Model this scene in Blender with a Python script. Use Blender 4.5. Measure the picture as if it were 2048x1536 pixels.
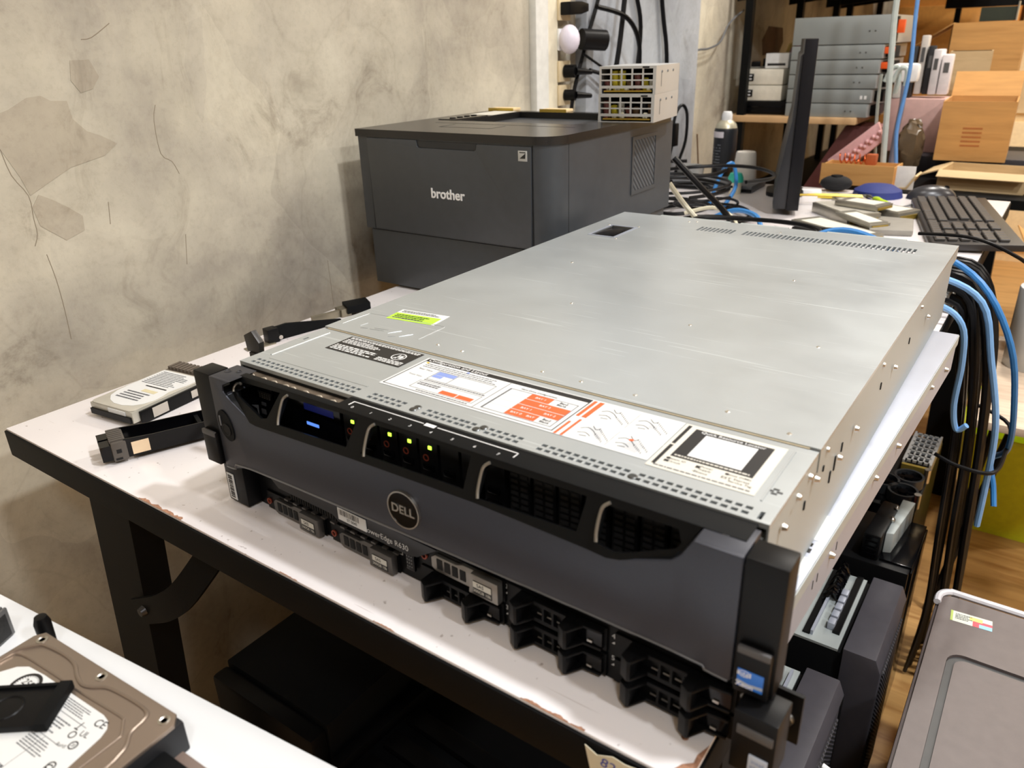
import bpy, bmesh, math, random
from mathutils import Vector, Matrix
from mathutils.geometry import tessellate_polygon
random.seed(7)
for _o in list(bpy.data.objects): bpy.data.objects.remove(_o)
SC = bpy.context.scene
COL = SC.collection

# ------------------------------------------------------------------ camera
cam_d = bpy.data.cameras.new('camera'); CAM = bpy.data.objects.new('camera', cam_d); COL.objects.link(CAM)
_rx, _ry, _rz = Vector((0.8172385, 0.5756232, -0.0279128)), Vector((0.2114817, -0.3446014, -0.9146176)), Vector((-0.5360939, 0.7415577, -0.4033553))
CAM.matrix_world = Matrix(((_rx.x, -_ry.x, -_rz.x, .3111905), (_rx.y, -_ry.y, -_rz.y, -.350928), (_rx.z, -_ry.z, -_rz.z, 1.1145571), (0, 0, 0, 1)))
cam_d.sensor_width = 36; cam_d.lens = 36*1531.304/2048; cam_d.clip_start = .02
cam_d.dof.use_dof = True; cam_d.dof.focus_distance = .80; cam_d.dof.aperture_fstop = 10.0
SC.camera = CAM
# ------------------------------------------------------------------ world, exposure
W = bpy.data.worlds.new('world'); SC.world = W; W.use_nodes = True
W.node_tree.nodes['Background'].inputs[0].default_value = (.9, .95, 1, 1)
W.node_tree.nodes['Background'].inputs[1].default_value = .05
SC.view_settings.view_transform = 'Standard'; SC.view_settings.look = 'None'
SC.view_settings.exposure = 0.22; SC.view_settings.gamma = 1; SC.view_settings.use_curve_mapping = False
try: SC.cycles.use_denoising = True
except Exception: pass
SC.cycles.max_bounces = 8; SC.cycles.diffuse_bounces = 4; SC.cycles.glossy_bounces = 4
SC.cycles.caustics_reflective = False; SC.cycles.sample_clamp_indirect = 4
# first lamp read from cast shadows, the rest unseen added fill: (x, y, watts, radius, colour)
CEIL = 2.75
UNSEEN_LAMPS = [(.98, .42, 36, .07, (.97, .985, 1)), (.25, 2.3, 26, .10, (1, .95, .88)), (2.2, 2.4, 26, .10, (1, .93, .84)),
         (1.1, -1.2, 13, .16, (.94, .97, 1)), (2.2, -.12, 34, .14, (.94, .97, 1)), (-.1, .75, 6, .12, (1, .98, .95)), (.75, 3.5, 26, .12, (1, .93, .82))]

# ------------------------------------------------------------------ materials
MATS = {}
def nt(name):
    m = bpy.data.materials.new(name); m.use_nodes = True
    t = m.node_tree; return m, t, t.nodes['Principled BSDF']
def setp(b, col=None, rough=None, metal=None, spec=None, coat=None, trans=None, ior=None, alpha=None):
    if col is not None: b.inputs['Base Color'].default_value = (*col, 1)
    if rough is not None: b.inputs['Roughness'].default_value = rough
    if metal is not None: b.inputs['Metallic'].default_value = metal
    if spec is not None: b.inputs['Specular IOR Level'].default_value = spec
    if coat is not None: b.inputs['Coat Weight'].default_value = coat
    if trans is not None: b.inputs['Transmission Weight'].default_value = trans
    if ior is not None: b.inputs['IOR'].default_value = ior
    if alpha is not None: b.inputs['Alpha'].default_value = alpha
def node(t, typ, **kw):
    n = t.nodes.new(typ)
    for k, v in kw.items():
        if k in n.inputs: n.inputs[k].default_value = v
        else: setattr(n, k, v)
    return n
def ramp(t, fac, stops):
    r = t.nodes.new('ShaderNodeValToRGB'); e = r.color_ramp.elements
    while len(e) > 1: e.remove(e[0])
    e[0].position = stops[0][0]; e[0].color = (*stops[0][1], 1) if len(stops[0][1]) == 3 else stops[0][1]
    for p, c in stops[1:]:
        x = e.new(p); x.color = (*c, 1)
    t.links.new(fac, r.inputs[0]); return r.outputs[0]
def mixc(t, fac, a, b, mode='MIX'):
    m = t.nodes.new('ShaderNodeMix'); m.data_type = 'RGBA'; m.blend_type = mode
    for s, v in ((m.inputs[0], fac), (m.inputs[6], a), (m.inputs[7], b)):
        if hasattr(v, 'links') or isinstance(v, bpy.types.NodeSocket): t.links.new(v, s)
        else: s.default_value = v if not isinstance(v, tuple) else (*v, 1)[:4]
    return m.outputs[2]
def srgb(r, g, b):
    f = lambda c: (c/255/12.92) if c/255 <= .04045 else ((c/255+.055)/1.055)**2.4
    return (f(r), f(g), f(b))
def M(name, col=(.5, .5, .5), rough=.5, metal=0, noise=None, bump=None, **kw):
    """plain procedural material: base colour with fine noise variation, roughness variation and optional bump"""
    if name in MATS: return MATS[name]
    m, t, b = nt(name); setp(b, col, rough, metal, **kw)
    tc = node(t, 'ShaderNodeTexCoord')
    sc, amt = noise or (60, .06)
    n = node(t, 'ShaderNodeTexNoise', Scale=sc, Detail=3.0); t.links.new(tc.outputs['Object'], n.inputs['Vector'])
    lo = tuple(max(0, c*(1-amt)) for c in col); hi = tuple(min(1, c*(1+amt)) for c in col)
    t.links.new(ramp(t, n.outputs[0], [(.3, lo), (.7, hi)]), b.inputs['Base Color'])
    if bump:
        n2 = node(t, 'ShaderNodeTexNoise', Scale=bump[0], Detail=2.0); t.links.new(tc.outputs['Object'], n2.inputs['Vector'])
        bp = node(t, 'ShaderNodeBump', Strength=bump[1], Distance=.001); t.links.new(n2.outputs[0], bp.inputs['Height']); t.links.new(bp.outputs[0], b.inputs['Normal'])
    MATS[name] = m; return m
def EM(name, col, s):
    if name in MATS: return MATS[name]
    m, t, b = nt(name); setp(b, col, .4); b.inputs['Emission Color'].default_value = (*col, 1); b.inputs['Emission Strength'].default_value = s
    MATS[name] = m; return m
def mat_concrete(name, stops):
    m, t, b = nt(name); setp(b, rough=.8, spec=.2)
    tc = node(t, 'ShaderNodeTexCoord'); v = tc.outputs['Object']
    dn = node(t, 'ShaderNodeTexNoise', Scale=3.0, Detail=3.0, Roughness=.5); t.links.new(v, dn.inputs['Vector'])
    dv = node(t, 'ShaderNodeMix', data_type='RGBA', blend_type='ADD'); dv.inputs[0].default_value = .30; t.links.new(v, dv.inputs[6]); t.links.new(dn.outputs[1], dv.inputs[7]); d = dv.outputs[2]
    n1 = node(t, 'ShaderNodeTexNoise', Scale=2.6, Detail=9.0, Roughness=.6); t.links.new(v, n1.inputs['Vector'])
    c = ramp(t, n1.outputs[0], stops)
    for sc_, amt in ((3.4, .42), (9.5, .26)):     # trowel patches with drifting edges
        vo = node(t, 'ShaderNodeTexVoronoi', Scale=sc_, feature='F1'); t.links.new(d, vo.inputs['Vector'])
        sp = node(t, 'ShaderNodeSeparateColor'); t.links.new(vo.outputs['Color'], sp.inputs[0])
        c = mixc(t, amt, c, ramp(t, sp.outputs[0], [(0, (.72, .71, .72)), (.22, (.84, .83, .84)), (.5, (.97, .97, .97)), (.7, (1, 1, 1)), (1, (1.07, 1.06, 1.02))]), 'MULTIPLY')
    mp = node(t, 'ShaderNodeMapping'); t.links.new(d, mp.inputs[0]); mp.inputs['Scale'].default_value = (6, 14, 4)
    st = node(t, 'ShaderNodeTexNoise', Scale=1.0, Detail=6.0, Roughness=.7); t.links.new(mp.outputs[0], st.inputs['Vector'])
    c = mixc(t, .8, c, ramp(t, st.outputs[0], [(.28, (.66, .64, .62)), (.42, (.95, .95, .94)), (.6, (1, 1, 1)), (.72, (1.10, 1.09, 1.05))]), 'MULTIPLY')
    n2 = node(t, 'ShaderNodeTexNoise', Scale=8.0, Detail=7.0, Roughness=.72); t.links.new(d, n2.inputs['Vector'])
    c = mixc(t, .75, c, ramp(t, n2.outputs[0], [(.30, (.55, .52, .50)), (.40, (.90, .89, .88)), (.5, (1, 1, 1)), (.7, (1.05, 1.05, 1.03))]), 'MULTIPLY')
    n3 = node(t, 'ShaderNodeTexNoise', Scale=110.0, Detail=3.0, Roughness=.7); t.links.new(v, n3.inputs['Vector'])
    c = mixc(t, .5, c, ramp(t, n3.outputs[0], [(.3, (.84, .83, .82)), (.5, (1, 1, 1)), (.70, (1.02, 1.02, 1.02)), (.78, (1.22, 1.22, 1.2))]), 'MULTIPLY')
    w = node(t, 'ShaderNodeTexVoronoi', Scale=2.3, feature='DISTANCE_TO_EDGE'); t.links.new(d, w.inputs['Vector'])
    c = mixc(t, .16, c, ramp(t, w.outputs['Distance'], [(.0, (.52, .49, .45)), (.007, (1, 1, 1))]), 'MULTIPLY')
    t.links.new(c, b.inputs['Base Color'])
    bp = node(t, 'ShaderNodeBump', Strength=.25, Distance=.003); t.links.new(st.outputs[0], bp.inputs['Height']); t.links.new(bp.outputs[0], b.inputs['Normal'])
    MATS[name] = m; return m
def mat_steel(name, col, rough, metal=.75, streak=True):
    m, t, b = nt(name); setp(b, col, rough, metal)
    tc = node(t, 'ShaderNodeTexCoord'); mp = node(t, 'ShaderNodeMapping'); t.links.new(tc.outputs['Object'], mp.inputs[0]); mp.inputs['Scale'].default_value = (3, 4, 3)
    n = node(t, 'ShaderNodeTexNoise', Scale=2.2, Detail=6.0, Roughness=.6, Distortion=.3); t.links.new(mp.outputs[0], n.inputs['Vector'])
    lo = tuple(c*.93 for c in col); hi = tuple(min(1, c*1.05) for c in col)
    base = ramp(t, n.outputs[0], [(.3, lo), (.72, hi)])
    if streak:
        # fine handling scratches: thin stretched noise bands in two directions
        for ang, sc, thr in ((.5, 1.0, .715), (-.9, 1.3, .735), (1.35, .8, .735)):
            m2 = node(t, 'ShaderNodeMapping'); t.links.new(tc.outputs['Object'], m2.inputs[0]); m2.inputs['Rotation'].default_value = (0, 0, ang); m2.inputs['Scale'].default_value = (5*sc, 190*sc, 5)
            s = node(t, 'ShaderNodeTexNoise', Scale=1.6, Detail=2.0); t.links.new(m2.outputs[0], s.inputs['Vector'])
            f = ramp(t, s.outputs[0], [(thr-.03, (0, 0, 0)), (thr, (.7, .7, .7))])
            base = mixc(t, f, base, (min(1, col[0]*1.35), min(1, col[1]*1.35), min(1, col[2]*1.35)))
    t.links.new(base, b.inputs['Base Color'])
    r = ramp(t, n.outputs[0], [(.3, (rough*.88,)*3), (.7, (rough*1.12,)*3)]); t.links.new(r, b.inputs['Roughness'])
    MATS[name] = m; return m
def mat_laminate():
    m, t, b = nt('white_laminate'); setp(b, (.82, .80, .80), .22, 0, spec=.5)
    tc = node(t, 'ShaderNodeTexCoord')
    n = node(t, 'ShaderNodeTexNoise', Scale=5.0, Detail=4.0); t.links.new(tc.outputs['Object'], n.inputs['Vector'])
    c = ramp(t, n.outputs[0], [(.3, srgb(232, 225, 225)), (.7, srgb(240, 236, 236))])
    for ang, thr in ((.5, .77), (-.7, .79)):
        mp = node(t, 'ShaderNodeMapping'); t.links.new(tc.outputs['Object'], mp.inputs[0]); mp.inputs['Rotation'].default_value = (0, 0, ang); mp.inputs['Scale'].default_value = (10, 260, 1)
        s = node(t, 'ShaderNodeTexNoise', Scale=1.2, Detail=1.0); t.links.new(mp.outputs[0], s.inputs['Vector'])
        c = mixc(t, ramp(t, s.outputs[0], [(thr, (0, 0, 0)), (thr+.03, (.4, .4, .4))]), c, srgb(150, 130, 120))
    sp = node(t, 'ShaderNodeTexNoise', Scale=190.0, Detail=1.0); t.links.new(tc.outputs['Object'], sp.inputs['Vector'])
    c = mixc(t, ramp(t, sp.outputs[0], [(.74, (0, 0, 0)), (.78, (.45, .45, .45))]), c, srgb(120, 100, 90))
    t.links.new(c, b.inputs['Base Color']); MATS['white_laminate'] = m; return m
def mat_wood(name, a, b_, sc=(3, 40, 3), rough=.4):
    m, t, b = nt(name); setp(b, a, rough)
    tc = node(t, 'ShaderNodeTexCoord'); mp = node(t, 'ShaderNodeMapping'); t.links.new(tc.outputs['Object'], mp.inputs[0]); mp.inputs['Scale'].default_value = sc
    n = node(t, 'ShaderNodeTexNoise', Scale=1.4, Detail=6.0, Roughness=.6, Distortion=.8); t.links.new(mp.outputs[0], n.inputs['Vector'])
    t.links.new(ramp(t, n.outputs[0], [(.28, b_), (.5, a), (.75, tuple(min(1, c*1.18) for c in a))]), b.inputs['Base Color'])
    MATS[name] = m; return m
def mat_mesh(name, col, dark, sc, rough=.6):
    """fine diagonal hatch relief (printer / tower grilles whose holes are under a pixel or two)"""
    m, t, b = nt(name); setp(b, col, rough)
    tc = node(t, 'ShaderNodeTexCoord'); w = node(t, 'ShaderNodeTexWave', Scale=sc, bands_direction='DIAGONAL'); t.links.new(tc.outputs['Object'], w.inputs['Vector'])
    t.links.new(ramp(t, w.outputs[1], [(.35, dark), (.6, col)]), b.inputs['Base Color'])
    bp = node(t, 'ShaderNodeBump', Strength=.5, Distance=.002); t.links.new(w.outputs[1], bp.inputs['Height']); t.links.new(bp.outputs[0], b.inputs['Normal'])
    MATS[name] = m; return m

WALL = mat_concrete('plaster_wall', [(.30, srgb(140, 133, 124)), (.43, srgb(176, 169, 154)), (.57, srgb(198, 191, 173)), (.75, srgb(218, 212, 193))])
PILLAR = mat_concrete('grey_plaster', [(.28, srgb(150, 154, 160)), (.5, srgb(172, 177, 184)), (.75, srgb(192, 197, 204))])
STEEL = mat_steel('galvanised_steel', srgb(186, 192, 194), .34, .55)
STEEL_S = mat_steel('galvanised_side', srgb(168, 175, 174), .45, .25, False)
STEEL_L = mat_steel('bright_sheet_steel', srgb(168, 174, 188), .42, .4, False)
LAM = mat_laminate()
FLOORM = mat_wood('golden_laminate_floor', srgb(196, 152, 94), srgb(160, 112, 62), (2.2, 22, 3), .35)
WOODL = mat_wood('pale_wood', srgb(212, 190, 166), srgb(190, 164, 140), (4, 40, 3), .5)
PLANK = mat_wood('shelf_wood', srgb(214, 176, 130), srgb(188, 148, 104), (4, 30, 3), .5)
GREYM = M('bezel_grey_metal', srgb(56, 58, 66), .40, .45, noise=(900, .05), bump=(1500, .03))
BLK = M('black_plastic', srgb(13, 13, 14), .38, bump=(900, .05), spec=.16)
BLKM = M('matte_black_plastic', srgb(15, 16, 17), .55, bump=(900, .08), spec=.10)
BLKG = M('gloss_black_plastic', srgb(7, 7, 9), .14, spec=.25)
BLKT = M('black_textured_panel', srgb(11, 12, 13), .36, bump=(1600, .2), spec=.16)
DARK = M('dark_cavity', srgb(9, 9, 10), .8)
CHROME = M('satin_chrome', srgb(196, 193, 186), .3, 1)
SILVER = M('silver_carrier', srgb(150, 146, 140), .35, .8)
WHITE = M('white_paint', srgb(236, 236, 236), .45)
LABW = M('label_white', srgb(216, 217, 216), .45, noise=(20, .02))
LABC = M('label_cream', srgb(208, 205, 194), .45, noise=(20, .02))
INK = M('label_ink_black', srgb(22, 22, 24), .45)
INKG = M('label_ink_grey', srgb(92, 94, 98), .5)
ORG = M('label_ink_orange', srgb(232, 96, 48), .45)
BLUI = M('label_ink_blue', srgb(130, 150, 210), .45)
GRNL = M('label_green', srgb(176, 222, 60), .45)
PRG = M('printer_charcoal', srgb(62, 65, 69), .34, bump=(1400, .12))
PRB = M('printer_black_lid', srgb(32, 30, 29), .24, bump=(1400, .04))
PRV = mat_mesh('printer_vent', srgb(78, 82, 86), srgb(40, 42, 46), 60)
TWM = mat_mesh('tower_mesh', srgb(56, 54, 60), srgb(16, 16, 18), 90)
TWG = M('tower_grey_plastic', srgb(64, 62, 68), .55, bump=(1200, .15))
CARD = mat_wood('cardboard', srgb(196, 146, 84), srgb(182, 132, 72), (3, 3, 30), .75)
CARD2 = mat_wood('cardboard_pale', srgb(196, 170, 128), srgb(180, 152, 110), (3, 3, 30), .75)
BRASS = M('gold_contacts', srgb(198, 170, 80), .35, .8)

# ------------------------------------------------------------------ mesh helpers
class B:
    def __init__(s): s.bm = bmesh.new()
    def box(s, x0, x1, y0, y1, z0, z1, bev=0, seg=2, m=None):
        r = bmesh.ops.create_cube(s.bm, size=1); vs = r['verts']
        for v in vs: v.co = Vector(((x0+x1)/2+v.co.x*(x1-x0), (y0+y1)/2+v.co.y*(y1-y0), (z0+z1)/2+v.co.z*(z1-z0)))
        if bev: 
            es = list({e for v in vs for e in v.link_edges}); rr = bmesh.ops.bevel(s.bm, geom=es, offset=bev, segments=seg, profile=.6, affect='EDGES')
            vs = list({v for f in rr['faces'] for v in f.verts} | {v for v in vs if v.is_valid})
        if m is not None:
            for v in vs: v.co = m @ v.co
        return s
    def cyl(s, p0, p1, r0, r1=None, n=16, cap=True):
        p0, p1 = Vector(p0), Vector(p1); r1 = r0 if r1 is None else r1; d = (p1-p0)
        q = d.to_track_quat('Z', 'Y').to_matrix()
        A = [s.bm.verts.new(p0+q@Vector((r0*math.cos(2*math.pi*i/n), r0*math.sin(2*math.pi*i/n), 0))) for i in range(n)]
        C = [s.bm.verts.new(p1+q@Vector((r1*math.cos(2*math.pi*i/n), r1*math.sin(2*math.pi*i/n), 0))) for i in range(n)]
        for i in range(n): s.bm.faces.new((A[i], A[(i+1) % n], C[(i+1) % n], C[i]))
        if cap: s.bm.faces.new(A[::-1]); s.bm.faces.new(C)
        return s
    def lathe(s, prof, c=(0, 0, 0), n=24):
        c = Vector(c); rings = []
        for r, z in prof:
            rings.append([s.bm.verts.new(c+Vector((r*math.cos(2*math.pi*i/n), r*math.sin(2*math.pi*i/n), z))) for i in range(n)] if r > 1e-6 else [s.bm.verts.new(c+Vector((0, 0, z)))])
        for a, b in zip(rings, rings[1:]):
            for i in range(n):
                j = (i+1) % n
                if len(a) == 1 and len(b) == 1: continue
                if len(a) == 1: s.bm.faces.new((a[0], b[j], b[i]))
                elif len(b) == 1: s.bm.faces.new((a[i], a[j], b[0]))
                else: s.bm.faces.new((a[i], a[j], b[j], b[i]))
        return s
    def plate(s, loops, fr, t):
        """polygon (with holes) in frame fr=(origin,u,v), thickness t against the normal u x v"""
        o, u, v = (Vector(a) for a in fr); n = u.cross(v).normalized()
        L3 = [[o+u*a+v*b for a, b in lp] for lp in loops]
        tris = tessellate_polygon([[Vector((a, b, 0)) for a, b in lp] for lp in loops])
        F = [s.bm.verts.new(p) for lp in L3 for p in lp]; K = [s.bm.verts.new(p-n*t) for lp in L3 for p in lp]
        for a, b, c in tris:
            pa, pb, pc = F[a].co, F[b].co, F[c].co
            if (pb-pa).cross(pc-pa).dot(n) < 0: a, c = c, a
            try: s.bm.faces.new((F[a], F[b], F[c])); s.bm.faces.new((K[c], K[b], K[a]))
            except ValueError: pass
        k = 0
        for lp in L3:
            m = len(lp)
            for i in range(m):
                j = (i+1) % m
                try: s.bm.faces.new((F[k+i], K[k+i], K[k+j], F[k+j]))
                except ValueError: pass
            k += m
        bmesh.ops.recalc_face_normals(s.bm, faces=s.bm.faces[:])
        return s
    def tube(s, pts, r, n=8, sub=4, closed=False):
        P = smooth(pts, sub) if sub > 1 else [Vector(p) for p in pts]
        tg = [(P[min(i+1, len(P)-1)]-P[max(i-1, 0)]).normalized() for i in range(len(P))]
        up = Vector((0, 0, 1)) if abs(tg[0].z) < .9 else Vector((1, 0, 0)); a = tg[0].cross(up).normalized(); prev = None; rings = []
        for p, d in zip(P, tg):
            a = (a-d*a.dot(d)).normalized(); b = d.cross(a)
            rings.append([s.bm.verts.new(p+(a*math.cos(2*math.pi*i/n)+b*math.sin(2*math.pi*i/n))*r) for i in range(n)])
        for x, y in zip(rings, rings[1:]):
            for i in range(n): s.bm.faces.new((x[i], x[(i+1) % n], y[(i+1) % n], y[i]))
        s.bm.faces.new(rings[0][::-1]); s.bm.faces.new(rings[-1])
        return s
    def sphere(s, c, r, sc=(1, 1, 1), u=16, v=10):
        rr = bmesh.ops.create_uvsphere(s.bm, u_segments=u, v_segments=v, radius=r)
        for x in rr['verts']: x.co = Vector((c[0]+x.co.x*sc[0], c[1]+x.co.y*sc[1], c[2]+x.co.z*sc[2]))
        return s
    def prism(s, pts, axis, a, b, bev=0):
        """2d outline extruded along axis: 'x' pts=(y,z), 'y' pts=(x,z), 'z' pts=(x,y)"""
        mk = {'x': lambda p, t: (t, p[0], p[1]), 'y': lambda p, t: (p[0], t, p[1]), 'z': lambda p, t: (p[0], p[1], t)}[axis]
        A = [s.bm.verts.new(mk(p, a)) for p in pts]; C = [s.bm.verts.new(mk(p, b)) for p in pts]; n = len(pts)
        fs = [s.bm.faces.new(A), s.bm.faces.new(C[::-1])]
        for i in range(n): fs.append(s.bm.faces.new((A[i], C[i], C[(i+1) % n], A[(i+1) % n])))
        bmesh.ops.recalc_face_normals(s.bm, faces=fs)
        if bev: bmesh.ops.bevel(s.bm, geom=list({e for f in fs for e in f.edges}), offset=bev, segments=2, profile=.6, affect='EDGES')
        return s
    def xf(s, m):
        for v in s.bm.verts: v.co = m @ v.co
        return s
def smooth(pts, sub):
    P = [Vector(p) for p in pts]; out = []
    for i in range(len(P)-1):
        p0, p1, p2, p3 = P[max(i-1, 0)], P[i], P[i+1], P[min(i+2, len(P)-1)]
        for k in range(sub):
            t = k/sub; out.append(.5*((2*p1)+(p2-p0)*t+(2*p0-5*p1+4*p2-p3)*t*t+(3*p1-p0-3*p2+p3)*t**3))
    out.append(P[-1]); return out
def mesh_of(b, name, smoothing=True):
    me = bpy.data.meshes.new(name); b.bm.to_mesh(me); b.bm.free()
    if smoothing:
        for p in me.polygons: p.use_smooth = True
        try: me.set_sharp_from_angle(angle=math.radians(35))
        except Exception: pass
    return me
def tag(o, label=None, cat=None, group=None, kind=None):
    if label: o['label'] = label
    if cat: o['category'] = cat
    if group: o['group'] = group
    if kind: o['kind'] = kind
    return o
def thing(name, label, cat, loc=(0, 0, 0), rz=0, group=None, rx=0, ry=0):
    o = bpy.data.objects.new(name, None); COL.objects.link(o); o.location = loc; o.rotation_euler = (rx, ry, rz)
    o.empty_display_size = .02
    return tag(o, label, cat, group)
SPLIT = set('rear_tab rivet embossed_mark pressed_rib side_screw side_slot cover_screw stamped_mark corner_screw foot lid_screw fan_blade tray_rib carrier_tab connector_rib plug_rib front_rib latch_bar control_button thumb_screw bubble metal_glint end_frame top_ridge chart_cell chipped_patch spring_clip usb_port glue_blob rail_tooth side_mark bracket_tooth arrow_label slot_line corner_post cable_knot cover_flange lid_flange case_print white_square screw latch_button side_bar legend_icon diagram zinc_strip output_wall strain_relief badge_mark handle_half adapter_slot diffuser_ring torn_tape divider approval_mark cross_piece side_notch filler_grip'.split())
STUFF = set('printed_text fine_print barcode diagram pictogram panel_print sticker_text can_print filler_grille front_grille vga_pin dial_tick box_print frame_line'.split())
def obj(name, b, mat, parent=None, world=False, label=None):
    if name in SPLIT and isinstance(b, B):
        isl = islands(b)
        if len(isl) > 1:
            r = [obj1(name, q, mat, parent, world, label) for q in isl]; return r[0]
        b = isl[0]
    o = obj1(name, b, mat, parent, world, label)
    if name in STUFF: o['kind'] = 'stuff'
    return o
def islands(b):
    seen = set(); out = []; b.bm.verts.ensure_lookup_table(); b.bm.verts.index_update()
    for v in b.bm.verts:
        if v in seen: continue
        st = [v]; grp = []; seen.add(v)
        while st:
            x = st.pop(); grp.append(x)
            for e in x.link_edges:
                y = e.other_vert(x)
                if y not in seen: seen.add(y); st.append(y)
        q = B(); mp = {x: q.bm.verts.new(x.co) for x in grp}
        for f in {f for x in grp for f in x.link_faces}:
            try: q.bm.faces.new([mp[x] for x in f.verts])
            except ValueError: pass
        out.append(q)
    b.bm.free(); return out
def obj1(name, b, mat, parent=None, world=False, label=None):
    """one mesh object; world=True: vertices given in world coordinates, moved into the parent's frame"""
    me = b if isinstance(b, bpy.types.Mesh) else None
    if me is None:
        if world and parent is not None:
            mw = world_m(parent).inverted()
            b.xf(mw)
        me = mesh_of(b, name)
    if not me.materials: me.materials.append(mat)
    o = bpy.data.objects.new(name, me); COL.objects.link(o)
    if parent is not None: o.parent = parent
    if label: o['label'] = label
    return o
def world_m(o):
    m = Matrix.LocRotScale(o.location, o.rotation_euler, o.scale)
    return world_m(o.parent) @ m if o.parent else m
def single(name, b, mat, label, cat, loc=(0, 0, 0), rz=0, group=None):
    o = obj(name, b, mat); o.location = loc; o.rotation_euler = (0, 0, rz); return tag(o, label, cat, group)
def copy_tree(o, parent=None, label=None):
    c = o.copy(); COL.objects.link(c); c.parent = parent
    if label: c['label'] = label
    for ch in [x for x in o.children]: copy_tree(ch, c)
    return c
def struct(name, b, mat, label=None):
    o = obj(name, b, mat); o['kind'] = 'structure'
    if label: o['label'] = label
    return o
def text_mesh(s, size, o, u, v, depth=.00015, align='CENTER', shear=0, bold=0):
    cu = bpy.data.curves.new('t', 'FONT'); cu.body = s; cu.size = 1; cu.align_x = align; cu.align_y = 'CENTER'; cu.extrude = 0; cu.shear = shear; cu.offset = bold; cu.resolution_u = 3
    ob = bpy.data.objects.new('t', cu); COL.objects.link(ob)
    dg = bpy.context.evaluated_depsgraph_get(); me = bpy.data.meshes.new_from_object(ob.evaluated_get(dg))
    bpy.data.objects.remove(ob); bpy.data.curves.remove(cu)
    b = B(); b.bm.from_mesh(me); bpy.data.meshes.remove(me)
    o, u, v = Vector(o), Vector(u).normalized(), Vector(v).normalized(); n = u.cross(v)
    if depth > .0003:
        r = bmesh.ops.extrude_face_region(b.bm, geom=b.bm.faces[:])
        for x in r['geom']:
            if isinstance(x, bmesh.types.BMVert): x.co.z = 1
    for x in b.bm.verts: x.co = o+u*(x.co.x*size)+v*(x.co.y*size)+n*(x.co.z*depth)
    if depth > .0003: bmesh.ops.recalc_face_normals(b.bm, faces=b.bm.faces[:])
    return b
def text(name, s, size, o, u, v, mat, parent, world=True, **kw):
    return obj(name, text_mesh(s, size, o, u, v, **kw), mat, parent, world)
def rects(L, z, t=.00012):
    b = B()
    for x0, x1, y0, y1 in L: b.box(min(x0, x1), max(x0, x1), min(y0, y1), max(y0, y1), z, z+t)
    return b
def fake_lines(x0, x1, y0, y1, rows, z, fill=.55, wmin=.0015, wmax=.006, jag=True):
    """rows of short word-like strokes (print too small to read)"""
    L = []; h = (y1-y0)/rows
    for i in range(rows):
        x = x0; yb = y0+h*i
        end = x1-(random.random()*.3*(x1-x0) if jag else 0)
        while x < end:
            w = random.uniform(wmin, wmax); L.append((x, min(x+w, end), yb+h*(1-fill)/2, yb+h*(1+fill)/2)); x += w+wmin*.6
    return rects(L, z)
def sheet(x0, x1, y0, y1, z, t, holes):
    """flat sheet with real rectangular holes"""
    xs = sorted({round(a, 6) for a in [x0, x1]+[h[0] for h in holes]+[h[1] for h in holes]}); ys = sorted({round(a, 6) for a in [y0, y1]+[h[2] for h in holes]+[h[3] for h in holes]})
    bm = bmesh.new(); V = {}
    def vv(i, j):
        if (i, j) not in V: V[i, j] = bm.verts.new((xs[i], ys[j], z))
        return V[i, j]
    for i in range(len(xs)-1):
        for j in range(len(ys)-1):
            cx, cy = (xs[i]+xs[i+1])/2, (ys[j]+ys[j+1])/2
            if any(h[0] < cx < h[1] and h[2] < cy < h[3] for h in holes): continue
            bm.faces.new((vv(i, j), vv(i+1, j), vv(i+1, j+1), vv(i, j+1)))
    r = bmesh.ops.extrude_face_region(bm, geom=bm.faces[:])
    for x in r['geom']:
        if isinstance(x, bmesh.types.BMVert): x.co.z -= t
    bmesh.ops.recalc_face_normals(bm, faces=bm.faces[:])
    b = B(); b.bm.free(); b.bm = bm; return b
X, Y, Z = Vector((1, 0, 0)), Vector((0, 1, 0)), Vector((0, 0, 1))

# ================================================================== the setting
WX = -.68
struct('floor', B().box(-.9, 4.2, -3, 6.2, -.05, 0), FLOORM)
struct('ceiling', B().box(-.9, 4.2, -3, 6.2, CEIL, CEIL+.05), M('ceiling_paint', srgb(226, 224, 218), .8))
WLO = struct('wall_left', B().box(WX-.15, WX, -3, 6.2, 0, CEIL), WALL)
PATCH = mat_concrete('grey_plaster_patch', [(.28, srgb(142, 134, 121)), (.45, srgb(168, 159, 143)), (.6, srgb(184, 175, 157)), (.75, srgb(198, 190, 171))])
for pts in ([(.0589, 1.0624), (.0681, 1.0649), (.0907, 1.0762), (.1067, 1.0774), (.1165, 1.0713), (.1349, 1.0701), (.1367, 1.0494), (.15, 1.0343), (.1661, 1.0275), (.1842, 1.0164), (.1653, 1.0039), (.1202, .9951), (.0664, .9699), (.061, .9915), (.0484, 1.0244), (.03, 1.05)],
            [(.065, .956), (.0755, .9696), (.0897, .9614), (.105, .95), (.12, .9366), (.1181, .9193), (.0936, .9116), (.0683, .9339)],
            [(.1498, 1.1138), (.1729, 1.1143), (.1804, 1.0948), (.1696, 1.0816), (.1538, 1.0779), (.1453, 1.0919)]):
    obj('plaster_patch', B().prism([tuple(p) for p in pts], 'x', WX-.002, WX+.0004), PATCH, WLO)
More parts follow.
